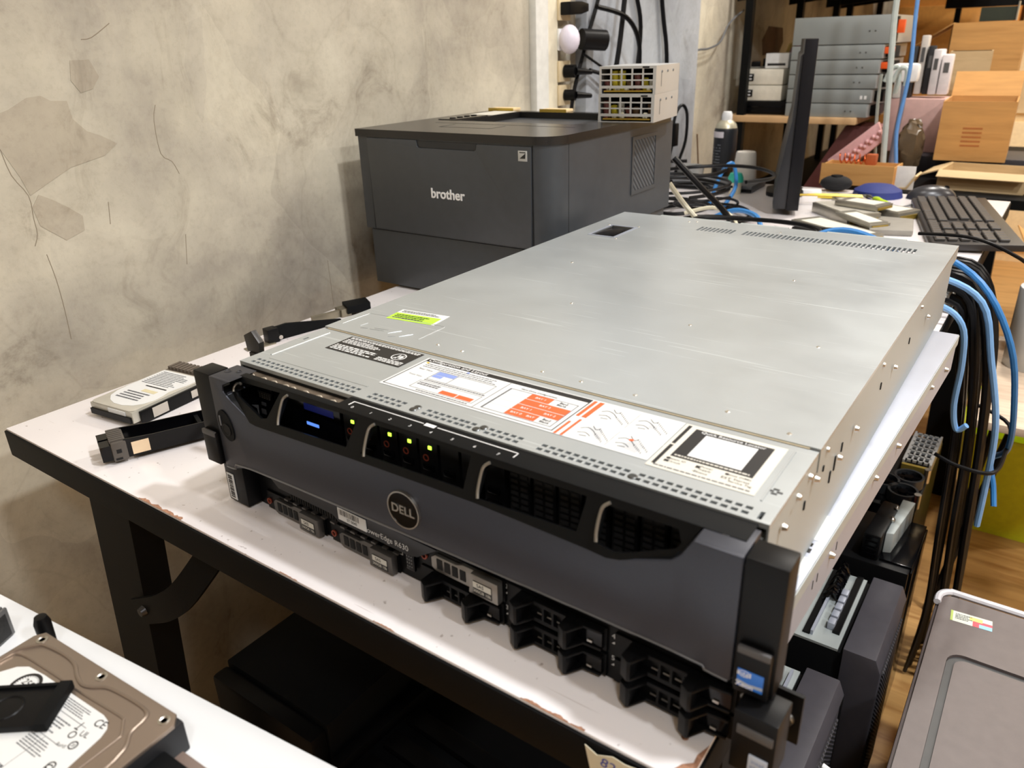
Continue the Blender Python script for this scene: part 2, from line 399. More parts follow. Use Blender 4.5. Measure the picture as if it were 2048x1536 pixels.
for pts in ([(.0487, 1.0255), (.0532, .9949), (.0642, .9702), (.0641, .9443), (.0625, .9254), (.0566, .912)], [(.0674, .8998), (.0695, .8664), (.0705, .8281), (.068, .79)], [(.1566, .9479), (.1525, .9203)], [(.2525, .8872), (.2448, .8457)], [(.5007, .7929), (.5016, .7143)], [(.1688, 1.1364), (.1815, 1.1385), (.2079, 1.1539)], [(.2465, 1.0577), (.2391, 1.0384), (.2411, .9975), (.2532, .9856), (.2615, .9685)]):
    obj('hairline_crack', B().tube([(WX-.0002, y_+random.uniform(-.001, .001), z_) for y_, z_ in smooth([(0, a, c) for a, c in pts], 2) and pts], .0006, 5, 3), M('crack_dark', srgb(138, 127, 110), .9), WLO)
struct('wall_rear', B().box(-.9, 4.2, -3.1, -3, 0, CEIL), M('rear_wall_paint', srgb(196, 192, 184), .8))
struct('wall_right', B().box(4.2, 4.3, -3, 6.2, 0, CEIL), M('right_wall_paint', srgb(206, 198, 182), .8))
struct('wall_back', B().box(-.9, 4.2, 6.2, 6.3, 0, CEIL), M('back_wall_paint', srgb(226, 200, 156), .7))
struct('wall_pillar', B().box(WX-.01, WX+.03, 1.31, 1.96, 0, CEIL, bev=.006), PILLAR, 'grey plastered column strip on the wall behind the printer')
for i, (x, y, w, r, c) in enumerate(UNSEEN_LAMPS):  # out-of-view lamps; all but the first are added fill
    t = thing('unseen_lamp', 'unseen round ceiling lamp above the '+['servers', 'shelf rack', 'aisle', 'near table', 'near aisle', 'printer', 'back table'][i], 'lamp', (x, y, CEIL), 0)
    obj('rim', B().lathe([(r*1.25, 0), (r*1.25, -.012), (r*1.05, -.016), (r*1.02, -.006)], n=32), WHITE, t)
    obj('diffuser', B().lathe([(r*1.02, -.006), (0, -.006)], n=32), EM('unseen_lamp_glow', (1, .97, .92), 6), t)
    ld = bpy.data.lights.new('lamp_light', 'AREA'); ld.shape = 'DISK'; ld.size = 2*r; ld.energy = w; ld.color = c
    lo = bpy.data.objects.new('lamp_light', ld); COL.objects.link(lo); lo.parent = t; lo.location = (0, 0, -.02)

# ================================================================== long white table
TZ = .75
T = thing('work_table', 'long white laminate table with black edge and black legs', 'table', (-.18, .86, 0))
TX0, TX1, TY0, TY1 = -.577, .216, -.069, 1.795
obj('tabletop', B().box(TX0+.002, TX1-.002, TY0+.002, TY1, TZ-.003, TZ, bev=.001), LAM, T, True)
obj('edge_band', B().box(TX0, TX1, TY0, TY1, TZ-.033, TZ-.0025, bev=.0015), BLKM, T, True)
def chip(path, w):
    pts = []
    for x, y in path: pts.append((x, y+(random.uniform(.1, 1)*.5+.5*abs(math.sin(x*180)))*w))
    return path+pts[::-1]
def chips():
    b = B()
    segs = [(-.315, -.250, .0042), (.105, .150, .0026), (-.02, .0, .0014), (-.12, -.10, .0012)]
    for a, c, w in segs:
        n = 30; path = [(a+(c-a)*i/n, TY0+.0018) for i in range(n+1)]; b.plate([chip(path, w)], ((0, 0, TZ+.0002), X, Y), .0002)
    b.plate([[(.2138, -.067), (.2138, -.036), (.2125, -.040), (.2105, -.046), (.2108, -.052), (.206, -.056), (.203, -.062), (.196, -.067)]], ((0, 0, TZ+.0002), X, Y), .0002)
    b.plate([[(.2+.0022*math.cos(a), -.0387+.0022*math.sin(a)) for a in [i*.6283 for i in range(10)]]], ((0, 0, TZ+.0002), X, Y), .0002)
    return b
obj('chipped_patch', chips(), M('bare_chipboard', srgb(166, 122, 96), .8, noise=(500, .3)), T, True, 'bare brown chipboard where the white surface is chipped')
def leg(x, y, dx, dy):
    b = B(); m = Matrix.Translation((x, y, TZ-.033))
    for s in (0,):
        P = [(-.030, -.016), (.045, -.016), (.045, .016), (-.030, .016)]
        A = [b.bm.verts.new((x+p, y+q, TZ-.033)) for p, q in P]; C = [b.bm.verts.new((x+dx+p, y+dy+q, 0)) for p, q in P]
        b.bm.faces.new(A); b.bm.faces.new(C[::-1])
        for i in range(4): b.bm.faces.new((A[i], C[i], C[(i+1) % 4], A[(i+1) % 4]))
        bmesh.ops.recalc_face_normals(b.bm, faces=b.bm.faces[:])
    return b
LEGM = M('black_powder_coat', srgb(15, 16, 17), .5, bump=(800, .1), spec=.12)
for x, y, dx, dy in ((-.425, -.035, -.05, -.02), (.165, .02, .02, -.01), (-.425, 1.74, -.05, .02), (.165, 1.7, .02, .01)):
    obj('leg', leg(x, y, dx, dy), LEGM, T, True)
def brace(x, y, s=1):
    pts = [(x+.172, y+s*.03, .712), (x+.150, y+s*.012, .675), (x+.122, y, .638), (x+.090, y-s*.004, .612), (x+.055, y-s*.004, .592), (x+.028, y-s*.004, .578)]
    b = B(); w = .015; prev = None
    P = smooth(pts, 4)
    for i, p in enumerate(P):
        d = (P[min(i+1, len(P)-1)]-P[max(i-1, 0)]).normalized(); n = Vector((-d.z, 0, d.x)).normalized()*w
        q = [b.bm.verts.new(p+n+Y*-.002), b.bm.verts.new(p-n+Y*-.002), b.bm.verts.new(p-n+Y*.002), b.bm.verts.new(p+n+Y*.002)]
        if prev:
            for k in range(4): b.bm.faces.new((prev[k], prev[(k+1) % 4], q[(k+1) % 4], q[k]))
        else: b.bm.faces.new(q)
        prev = q
    b.bm.faces.new(prev[::-1]); bmesh.ops.recalc_face_normals(b.bm, faces=b.bm.faces[:]); return b
br = obj('brace', brace(-.425, -.056), LEGM, T, True)
obj('bolt', B().cyl((-.378, -.062, .589), (-.378, -.067, .589), .006, .0045, 12), M('dark_bolt', srgb(70, 70, 72), .35, .9), br, True)
obj('cross_bar', B().box(-.44, .18, .5, .54, .68, .717), LEGM, T, True)
obj('side_rail', B().box(-.44, -.40, 0, 1.72, .69, .717), LEGM, T, True)
obj('side_rail', B().box(.14, .18, .04, 1.68, .69, .717), LEGM, T, True)

# masking-tape note hanging on the front edge
N = thing('tape_note', 'torn cream tape note with blue handwriting on the table edge', 'note', (.175, -.0715, .735))
obj('paper', B().plate([[(-.022, .011), (-.014, .0075), (-.004, .0125), (.004, .0115), (.018, .0145), (.021, -.006), (.019, -.034), (-.011, -.032), (-.017, -.012)]], ((0, 0, 0), X, Z), .0004), M('cream_tape', srgb(226, 218, 192), .7), N)
text('handwriting', '82155', .0100, (.0005, -.0002, .0035), (1, 0, -.08), (.08, 0, 1), M('blue_marker', srgb(40, 56, 170), .6), N, False, depth=.0001, shear=.15)

# ================================================================== upper server (2U)
Z1 = .7945; ZT = .881
S = thing('rack_server', 'silver 2U rack server with dark grey front bezel lying on top', 'server', (0, 0, Z1))
SW = .222; SD = .690; SEAM = .0945
b = B(); b.box(-SW+.002, SW-.002, .001, SD-.004, Z1, .8680)
obj('chassis', b, STEEL_S, S, True)
obj('hole_shade_plate', B().box(-SW+.006, SW-.006, .0005, SD-.01, .8681, .8684), M('hole_shade', srgb(5, 5, 6), .9, spec=.05), S, True)  # near-black plate stands in for the shade inside, below the holes
# front fixed cover with perforation rows
H = []
x = -.2125
def run(x0, x1, step=.00585):
    n = int((x1-x0)/step+.5)
    for i in range(n):
        xx = x0+i*step
        H.append((xx, xx+.0040, .0086, .0116)); H.append((xx-.0006, xx+.0034, .0031, .0061))
run(-.212, -.087); run(-.0775, -.0405); run(-.0245, .0085); run(.0095, .0215); run(.0305, .0625); run(.0725, .137); run(.141, .2105)
H2 = [(.2035, .2055, .058, .066), (.214, .2165, .002, .010), (-.2165, -.214, .062, .068)]
fc = obj('front_cover', sheet(-SW, SW, -.0005, SEAM-.0015, ZT-.0002, .0032, H+H2), STEEL, S, True)
sl = B()
for s in (-1, 1): sl.box(s*SW-(.0012 if s > 0 else 0), s*SW+(0 if s > 0 else .0012), -.0005, SEAM-.0015, ZT-.014, ZT-.0034)
obj('cover_flange', sl, STEEL_S, S, True)
sc_ = B()
for x_, y_ in ((-.0335, .0055), (.0235, .0048), (.0265, .0092), (.139, .0055), (-.033, .0095)): sc_.lathe([(0, .0009), (.0024, .0008), (.0031, .0002), (.0031, 0)], (x_, y_, ZT-.0002), 14)
obj('cover_screw', sc_, M('dark_screw', srgb(96, 98, 98), .35, .9), fc, True)
rib = B()
rib.tube([(-.2095, .022, ZT-.0004), (-.2085, .06, ZT-.0004), (-.2075, .086, ZT-.0004)], .0011, 6); rib.tube([(-.205, .0165, ZT-.0006), (-.09, .0172, ZT-.0006)], .0009, 6)
rib.tube([(.2105, .02, ZT-.0004), (.2098, .085, ZT-.0004)], .0009, 6)
obj('pressed_rib', rib, STEEL, fc, True)
nn_ = B()
for (x_, y_) in ((.214, .036), (.2115, .0335), (.2165, .0335), (.214, .031)): nn_.box(x_-.0017, x_+.0017, y_-.0008, y_+.0008, ZT-.0002, ZT)
obj('stamped_mark', nn_, INK, fc, True)
# lid
VH = [(-.082+i*.0056, -.082+i*.0056+.0034, .624, .647) for i in range(9)]
VH += [(-.0205+i*.0056, -.0205+i*.0056+.0034, .6255, .648) for i in range(37)]
LZ = ZT+.0012
lid = obj('lid', sheet(-SW-.0006, SW+.0006, SEAM, SD, LZ, .0030, VH+[(-.1935, -.159, .536, .598)]), STEEL, S, True)
lf = B()
lf.box(SW-.0004, SW+.0006, SEAM, SD, ZT-.0155, LZ-.003); lf.box(-SW-.0006, -SW+.0004, SEAM, SD, ZT-.0155, LZ-.003)
lf.box(-SW, SW, SD-.0012, SD, ZT-.012, LZ-.003)
obj('lid_flange', lf, STEEL_S, S, True)
tb = B()
for a, c_ in ((-.165, -.06), (-.045, .02), (.07, .165)): tb.box(a, c_, SD-.0005, SD+.006, LZ-.0012, LZ-.0002)
obj('rear_tab', tb, STEEL_S, lid, True)
lt = B(); lt.box(-.1925, -.160, .538, .597, LZ-.0028, LZ-.0008, bev=.0006); obj('latch', lt, BLKG, S, True, 'black recessed lid latch')
obj('latch_frame', B().plate([[(-.1965, .533), (-.156, .533), (-.156, .601), (-.1965, .601)], [(-.1930, .5365), (-.1595, .5365), (-.1595, .5975), (-.1930, .5975)]], ((0, 0, LZ+.0005), X, Y), .0006), STEEL_L, lid, True)
rv = B()
for x_, y_ in ((-.1001, .1113), (-.0727, .11), (.0088, .1083), (.0441, .1073), (.0895, .1067), (-.0607, .2673), (.0634, .2661), (.1736, .2689), (.2, .1047), (-.14, .40), (.1, .45), (-.1575, .607), (-.2, .60), (-.152, .53), (.02, .66), (-.10, .672), (-.11, .668), (.155, .115)):
    rv.lathe([(0, .0007), (.0012, .0006), (.0018, 0)], (x_, y_, LZ), 10)
obj('rivet', rv, M('bright_rivet', srgb(236, 236, 230), .2, .9), lid, True)
em = B()
for a, c_ in (((-.214, .108), (-.2125, .142)), ((-.195, .112), (-.1935, .121)), ((-.19, .108), (-.183, .1105)), ((-.178, .114), (-.163, .1165)), ((-.180, .110), (-.165, .1125)), ((-.158, .110), (-.151, .121)), ((-.143, .1085), (-.136, .1195)), ((-.152, .104), (-.146, .1075)), ((-.2115, .143), (-.125, .150)), ((-.124, .149), (-.1235, .112))):
    em.tube([(*a, LZ-.0002), ((a[0]+c_[0])/2, (a[1]+c_[1])/2, LZ), (*c_, LZ-.0002)], .0006, 6, 2)
obj('embossed_mark', em, STEEL, lid, True)
obj('seam_strip', B().box(-SW+.004, SW-.006, SEAM-.0014, SEAM-.0002, ZT-.003, ZT+.0004), M('beige_gasket', srgb(176, 162, 134), .7), S, True)
ss = B()
for y_, z_ in ((.1121, .874), (.2788, .8735), (.4477, .874), (.0759, .872), (.0963, .860), (.0527, .870), (.35, .846), (.208, .847), (.523, .842), (.16, .845), (.03, .862)):
    ss.cyl((SW-.0005, y_, z_), (SW+.0022, y_, z_), .0026, .0018, 12); 
obj('side_screw', ss, CHROME, S, True)
obj('flange_shade_line', B().box(SW-.0022, SW-.0013, .004, SD-.004, .8638, .8650), DARK, S, True)  # dark strip drawn in for the seam's shade line below the flange
sk = B()
for y_, z_, w_ in ((.155, .842, .011), (.172, .847, .007), (.145, .836, .009), (.08, .848, .006), (.30, .846, .006), (.425, .846, .006), (.12, .855, .004)): sk.box(SW-.0022, SW-.0012, y_, y_+.0022, z_-w_/2, z_+w_/2)
obj('side_slot', sk, DARK, S, True)
# ---- labels on the covers
LZ0 = ZT-.0001
def lab(name, x0, x1, y0, y1, mat, label, z=LZ0, parent=S, rot=0):
    return obj(name, B().box(x0, x1, y0, y1, z, z+.0002), mat, parent, True, label)
zp = LZ0+.00022
L1 = lab('caution_label', -.182, -.0965, .0575, .0895, INK, 'black caution label with white small print')
obj('printed_text', fake_lines(-.1795, -.1265, .0595, .0705, 4, zp, .6, .002, .006), LABW, L1, True)
obj('printed_text', fake_lines(-.1795, -.1355, .0745, .0835, 4, zp, .55, .0015, .005), LABW, L1, True)
obj('printed_text', fake_lines(-.1795, -.099, .0845, .0885, 2, zp, .6, .0015, .005, False), LABW, L1, True)
obj('printed_text', fake_lines(-.1265, -.0985, .0595, .0665, 3, zp, .6, .0015, .005, False), LABW, L1, True)
sy = B(); sy.plate([[(-.1115+.0068*math.cos(i*.2618), .0745+.0068*math.sin(i*.2618)) for i in range(24)], [(-.1115+.0059*math.cos(i*.2618), .0745+.0059*math.sin(i*.2618)) for i in range(24)]], ((0, 0, zp+.0001), X, Y), .0001)
sy.plate([[(-.1155, .0705), (-.1148, .0698), (-.1075, .0785), (-.1082, .0792)]], ((0, 0, zp+.0001), X, Y), .0001)
sy.plate([[(-.113, .0785), (-.1118, .0785), (-.1118, .0705), (-.113, .0705)]], ((0, 0, zp+.0001), X, Y), .0001)
sy.plate([[(-.1105, .0715), (-.1075, .0715), (-.1065, .0755), (-.1095, .0765)]], ((0, 0, zp+.0001), X, Y), .0001)
obj('pictogram', sy, LABW, L1, True)
L2 = lab('layout_label', -.0885, .1375, .0272, .0862, LABW, 'white configuration label with orange drive bay chart')
obj('header_bar', rects([(-.0865, .0675, .0795, .0850), (-.0865, -.0857, .0300, .0795), (-.0865, .0675, .0294, .0300), (.0667, .0675, .0300, .0795)], zp), INK, L2, True)
text('header_text', 'Configuration and Layout', .0058, (-.0845, .0823, zp+.00025), X, Y, LABW, L2, align='LEFT', depth=.0001, bold=.01)
obj('frame_line', rects([(-.0185+.018, -.018+.018, .0305, .079), (.0048, .0062, .0335, .0715), (.005, .0635, .0711, .0716), (.005, .0635, .0334, .0339), (.063, .0636, .0335, .0715), (-.062, -.006, .068, .0684), (-.062, -.006, .052, .0524), (-.062, -.0616, .052, .068), (-.0064, -.006, .052, .068), (-.0425, -.0421, .052, .068), (-.064, -.004, .0345, .0348), (-.064, -.004, .0475, .0478), (-.064, -.0636, .0345, .0478), (-.0044, -.004, .0345, .0478)], zp), INKG, L2, True)
obj('chart_cell', rects([(.0245, .0435, .0625, .071), (.0245, .0630, .0532, .0615), (.0245, .0630, .0440, .0522), (.0245, .0495, .0345, .0430), (-.0205, -.0065, .0358, .0412), (-.0365, -.0215, .0358, .0412), (.069, .0716, .0575, .0845), (.0745, .0765, .0275, .0540), (.0695, .0715, .0275, .048), (.0735, .0772, .0575, .0845)], zp), ORG, L2, True)
obj('chart_line', rects([(.005, .0635, .0617, .0621), (.005, .0635, .0524, .0528), (.005, .0635, .0432, .0436), (.0242, .0245, .0335, .0715), (.0494, .0498, .0335, .0432)], zp), LABW, L2, True)
for s_, x_, y_, m_ in (('BAY 1', .0345, .0668, LABW), ('BAY 2', .044, .0574, LABW), ('BAY 1', .0345, .048, LABW), ('BAY 2', .054, .048, LABW), ('BAY 0', .032, .0388, LABW), ('BAY', .044, .0388, LABW), ('Bay2', .0532, .0684, INK), ('Blank', .0532, .0648, INK), ('Bay2', .0565, .0404, INK), ('Blank', .0565, .0368, INK), ('Hard Drive Configurations', .028, .0745, INK)):
    text('chart_text', s_, .0036 if len(s_) < 12 else .0029, (x_, y_, zp+.0002), X, Y, m_, L2, depth=.0001, bold=.01)
text('chart_text', 'Rear View', .0034, (-.081, .0655, zp), X, Y, INK, L2, depth=.0001, align='LEFT', bold=.01)
text('chart_text', 'Front View', .0030, (-.081, .0535, zp), X, Y, INK, L2, depth=.0001, align='LEFT', bold=.01)
obj('diagram', rects([(-.061, -.043, .0618, .0675), (-.061, -.052, .057, .0612)], zp), BLUI, L2, True)
obj('fine_print', fake_lines(-.081, -.006, .069, .0775, 3, zp, .35, .001, .004), INKG, L2, True)
obj('fine_print', fake_lines(-.062, -.004, .0487, .0515, 1, zp, .5, .001, .003, False), INKG, L2, True)
obj('fine_print', fake_lines(-.062, -.0385, .0405, .0460, 2, zp, .6, .001, .003), INKG, L2, True)
obj('fine_print', fake_lines(-.055, -.002, .0305, .034, 1, zp, .35, .001, .004), INKG, L2, True)
obj('legend_dot', B().cyl((-.082, .0775, zp-.0001), (-.082, .0775, zp+.0001), .0014, n=14), M('label_amber', srgb(240, 176, 60), .5), L2, True)
obj('legend_dot', B().cyl((-.0405, .0775, zp-.0001), (-.0405, .0775, zp+.0001), .0014, n=14), BLUI, L2, True)
# pictogram panels (hands fitting memory), drawn as thin ink strokes
def strokes(Ls, w=.00026, z=zp): 
    b_ = B()
    for L_ in Ls: b_.tube([(x_, y_, z) for x_, y_ in L_], w, 5, 3)
    return b_
pk = []
for ox, oy in ((.0815, .060), (.1095, .060), (.0815, .031), (.1095, .031)):
    pk += [[(ox, oy+.012), (ox+.004, oy+.015), (ox+.009, oy+.013), (ox+.013, oy+.009)], [(ox+.001, oy+.006), (ox+.006, oy+.008), (ox+.011, oy+.005)], [(ox+.006, oy+.019), (ox+.010, oy+.015), (ox+.012, oy+.017)], [(ox+.004, oy+.003), (ox+.009, oy+.004)]]
    pk += [[(ox+.012+i*.0016, oy+.018-i*.0016), (ox+.0125+i*.0016, oy+.0155-i*.0016)] for i in range(8)]
    pk += [[(ox+.013+i*.0015, oy+.010-i*.0013), (ox+.0135+i*.0015, oy+.0075-i*.0013)] for i in range(6)]
obj('pictogram', strokes(pk), INK, L2, True)
obj('pictogram_shade', B().plate([[(.119, .047), (.130, .041), (.1275, .031), (.114, .034)]], ((0, 0, zp), X, Y), .0001).plate([[(.118, .072), (.124, .073), (.125, .0665), (.119, .0665)]], ((0, 0, zp), X, Y), .0001).plate([[(.084, .048), (.094, .050), (.101, .037), (.098, .034)]], ((0, 0, zp), X, Y), .0001), M('label_ink_pale', srgb(190, 192, 194), .5), L2, True)
obj('pictogram_arrow', rects([(.1165, .1195, .044, .0465)], zp+.0001), ORG, L2, True)
obj('divider', rects([(.1062, .1064, .030, .052), (.1062, .1064, .058, .083)], zp), INKG, L2, True)
L3 = lab('locator_label', .1385, .2055, .0225, .0860, LABC, 'cream quick locator label with black square panel')
obj('locator_panel', rects([(.1470, .1985, .0402, .0815)], zp), INK, L3, True)
obj('side_bar', rects([(.1408, .1432, .056, .084), (.1408, .1432, .0265, .054)], zp), INK, L3, True)
text('panel_title', 'Quick Resource Locator', .0042, (.1727, .0788, zp+.00025), X, Y, LABW, L3, depth=.0001, bold=.012)
obj('blank_square', rects([(.156, .190, .0452, .0760)], zp+.00013), LABW, L3, True)
obj('panel_print', fake_lines(.149, .196, .0412, .0438, 1, zp+.00015, .55, .001, .003, False), LABC, L3, True)
for s_, x_, y_ in (('System ID', .1525, .0370), ('Power', .172, .0372), ('Supply', .172, .0340), ('Circuit', .1525, .0335), ('Status', .1715, .0302), ('Reset (NMI)', .1915, .0372), ('EST', .1855, .0325), ('Express', .1945, .0335), ('Service Tag', .1945, .0302)):
    text('legend_text', s_, .0030 if s_ != 'EST' else .004, (x_, y_, zp+.00005), X, Y, INK, L3, depth=.0001, bold=.01)
lg = B(); lg.cyl((.1475, .0370, zp-.0001), (.1475, .0370, zp+.0001), .0014, n=14); lg.box(.146, .149, .0322, .0348, zp, zp+.0001); lg.box(.1655, .1682, .0345, .0375, zp, zp+.0001); lg.box(.1668, .1672, .029, .032, zp, zp+.0001); lg.box(.1655, .1686, .0303, .0307, zp, zp+.0001); lg.cyl((.1845, .0372, zp-.0001), (.1845, .0372, zp+.0001), .0013, n=14)
obj('legend_icon', lg, INK, L3, True)
obj('fine_print', fake_lines(.1425, .202, .0240, .0272, 1, zp, .4, .001, .004, False), INKG, L3, True)
mq = Matrix.Translation((-.164, .1575, LZ)) @ Matrix.Rotation(math.radians(7), 4, 'Z')
L4 = obj('warranty_label', B().box(-.027, .027, -.014, .014, 0, .0002, m=mq), LABW, lid, True, 'white and lime green warranty sticker')
gl = B().box(-.027, .024, -.014, .004, .0002, .0003, m=mq)
obj('green_band', gl, GRNL, S, True)
bb = fake_lines(-.0235, .02, -.0105, .001, 3, .00032, .5, .001, .004); bb.xf(mq); obj('printed_text', bb, INK, S, True)
bb = fake_lines(-.0235, .02, .006, .012, 2, .00032, .45, .001, .004); bb.xf(mq); obj('printed_text', bb, INKG, S, True)

# ---- bezel
YB = -.033; sq = math.hypot(.0285, .014); SV = Vector((0, .014/sq, .0285/sq)); SO = Vector((0, YB, .851)); SN = X.cross(SV)
def sv(z): return (z-.851)*sq/.0285          # height on the sloping panel -> distance along the slope
BZ = obj('bezel', B().prism([(-.2198, .7968), (-.207, .7974), (-.186, .8040), (.0, .8048), (.185, .8032), (.205, .7995), (.2198, .7985), (.2198, .8792), (.1935, .8792), (.1905, .8745), (.1868, .8676), (.1815, .8622), (.152, .8508), (.1437, .8492), (.1306, .8500), (.0486, .8524), (-.0579, .8512), (-.1658, .8488), (-.1734, .8496), (-.1974, .8631), (-.2045, .8690), (-.203, .8745), (-.1935, .8792), (-.2198, .8792)], 'y', YB, YB+.0035, bev=.0011), GREYM, S, True, 'dark grey metal bezel')
for s_ in (-1, 1):
    obj('bezel_corner', B().prism([(-.2196, .8792), (-.1935, .8792), (-.2030, .8745), (-.2045, .8690), (-.200, .8660), (-.2196, .8600)] if s_ < 0 else [(.2196, .8792), (.1935, .8792), (.1905, .8745), (.1868, .8676), (.183, .8640), (.2196, .8600)], 'y', YB+.0015, -.005, bev=.0009), GREYM, BZ, True)
    obj('bezel_end', B().box(min(s_*.2198, s_*.2168), max(s_*.2198, s_*.2168), YB+.003, -.004, .798, .873), GREYM, BZ, True)
obj('lip_highlight', B().tube([(-.2185, YB+.0006, .7966), (-.207, YB+.0006, .7972), (-.186, YB+.0006, .8036), (.0, YB+.0006, .8044), (.185, YB+.0006, .8028), (.205, YB+.0006, .7992), (.2185, YB+.0006, .7982)], .0011, 8, 3), M('lip_highlight_grey', srgb(120, 122, 126), .3, .8), BZ, True)  # lighter tube stands in for the highlight along the lower lip
obj('corner_screw', B().lathe([(.0030, .0002), (.0024, .0003), (.002, -.0008), (0, -.0008)], (.2055, -.017, .8792), 16).lathe([(.0026, .0002), (.002, .0004), (.0016, -.0006), (0, -.0006)], (.197, -.0125, .8792), 16).lathe([(.0026, .0002), (.002, .0004), (.0016, -.0006), (0, -.0006)], (-.2055, -.014, .8792), 16).lathe([(.0030, .0002), (.0024, .0003), (.002, -.0008), (0, -.0008)], (-.2145, -.018, .8792), 16), M('screw_ring', srgb(90, 92, 96), .3, .9), BZ, True)
fr_ = (SO+SN*.0004, X, SV)
def recess(pts):
    b_ = B(); prev = None
    for x_, z_ in pts:
        yp = YB+(z_-.851)*(.014/.0285)+.0015
        q = (b_.bm.verts.new((x_, YB+.0012, z_)), b_.bm.verts.new((x_, max(yp, YB+.002), z_)), b_.bm.verts.new((x_, max(yp, YB+.002), z_-.0015)), b_.bm.verts.new((x_, YB+.0012, z_-.0015)))
        if prev:
            for k in range(4): b_.bm.faces.new((prev[k], prev[(k+1) % 4], q[(k+1) % 4], q[k]))
        prev = q
    bmesh.ops.recalc_face_normals(b_.bm, faces=b_.bm.faces[:]); return b_
obj('recess_wall', recess([(-.1600, .8490), (-.1734, .8499), (-.1974, .8634), (-.2040, .8690), (-.2030, .8745), (-.1935, .8790)]), BLKT, BZ, True)
obj('recess_wall', recess([(.1437, .8494), (.152, .8510), (.1815, .8624), (.1868, .8678), (.1905, .8746), (.1935, .8790)]), BLKT, BZ, True)
outer = [(-.1658, sv(.8488)), (-.0579, sv(.8511)), (.0486, sv(.8523)), (.1306, sv(.8500)), (.1437, sv(.8492)), (.152, sv(.8506)), (.1815, sv(.8622)), (.1868, sv(.8676)), (.1900, sv(.8745)), (.193, sv(.8795)), (-.1935, sv(.8795)), (-.2035, sv(.8745)), (-.205, sv(.869)), (-.1974, sv(.8631)), (-.1734, sv(.8496))]
WN = [[(-.2000, .8690), (-.1955, .8752), (-.1470, .8766), (-.1550, .8568), (-.1615, .8552), (-.1945, .8650)],
      [(-.1395, .8752), (-.0630, .8770), (-.0680, .8566), (-.1436, .8550)],
      [(-.0468, .8765), (.0385, .8770), (.0385, .8572), (-.0532, .8562)],
      [(.0515, .8757), (.1238, .8760), (.1222, .8566), (.0500, .8550)],
      [(.1365, .8750), (.1805, .8750), (.1838, .8690), (.1815, .8655), (.1545, .8550), (.1466, .8536), (.1358, .8546)]]
obj('window_panel', B().plate([outer]+[[(x_, sv(z_)) for x_, z_ in w_] for w_ in WN], fr_, .003), BLKT, BZ, True, 'black window frame across the bezel')
lipb = B().box(-.195, .2165, -.0195, -.0008, .8776, .8795, bev=.0006)
# top lip is notched at the left where the chassis flange shows
obj('top_lip', B().box(-.09, .2165, -.0192, -.0008, .8780, .8797, bev=.0006), BLKM, BZ, True)
obj('top_lip', B().box(-.198, -.09, -.0192, -.0125, .8776, .8794, bev=.0006), BLKM, BZ, True)
lipb.bm.free()
obj('chassis_flange', B().box(-.219, -.09, -.0124, -.0009, .8742, .8752), M('tarnished_flange', srgb(120, 108, 94), .5, .5, noise=(120, .4)), S, True)
tr = B()
for x0_ in (-.2, -.185, -.172, -.158, -.15, -.135, -.12, -.105):
    tr.tube([(x0_, -.0085+random.uniform(-.001, .001), .8758), (x0_+.005, -.0085, .8768), (x0_+.009, -.0105, .8758)], .0009, 5, 2)
obj('torn_tape', tr, M('torn_tape', srgb(190, 178, 160), .7), S, True)
obj('slot_line', rects([(-.0805, -.014, -.0062, -.0055), (-.0016, .0655, -.0062, -.0055), (-.0815, -.0805, -.0118, -.0055), (.0648, .0655, -.0118, -.0055)], .8797), WHITE, BZ, True)
obj('slot_icon', rects([(-.0125, -.0035, -.0078, -.0042)], .8797), WHITE, BZ, True)
for i in range(8): text('slot_number', str(i), .0038, (-.0755+i*.0186, -.0135, .87985), X, Y, WHITE, BZ, depth=.0001)
# satin window handles
for x_ in (-.1415, -.0500, .0500, .1348):
    p = lambda dx, z_, off=.0012: tuple(SO+X*(x_+dx)+SV*sv(z_)+SN*off)
    obj('window_handle', B().tube([p(.0012, .8552), p(.0, .8600), p(-.0004, .8680), p(.0004, .8735), p(.0042, .8768)], .0011, 8, 4), M('worn_handle', srgb(150, 146, 138), .4, .9), BZ, True)
obj('power_ring', B().tube([tuple(SO+X*(-.1945+.0056*math.cos(a))+SV*(sv(.8692)+.0056*math.sin(a))+SN*.001) for a in (3.6, 3.1, 2.6, 2.1, 1.6, 1.2)], .0010, 8, 3), M('worn_handle', srgb(150, 146, 138), .4, .9), BZ, True)
# logo badge
lc = Vector((-.0128, YB, .8258))
ang = [i*math.pi/18 for i in range(36)]
obj('logo_disc', B().cyl(lc+Y*.001, lc-Y*.0016, .0140, n=48), BLKG, BZ, True)
obj('logo_ring', B().plate([[(.0146*math.cos(a), .0146*math.sin(a)) for a in ang], [(.0136*math.cos(a), .0136*math.sin(a)) for a in ang]], (lc-Y*.0020, X, Z), .0022), CHROME, BZ, True)
text('logo_lettering', 'D\u20acLL'.replace('\u20ac', 'E'), .0095, lc-Y*.0017, X, Z, CHROME, BZ, depth=.0006, bold=.015)
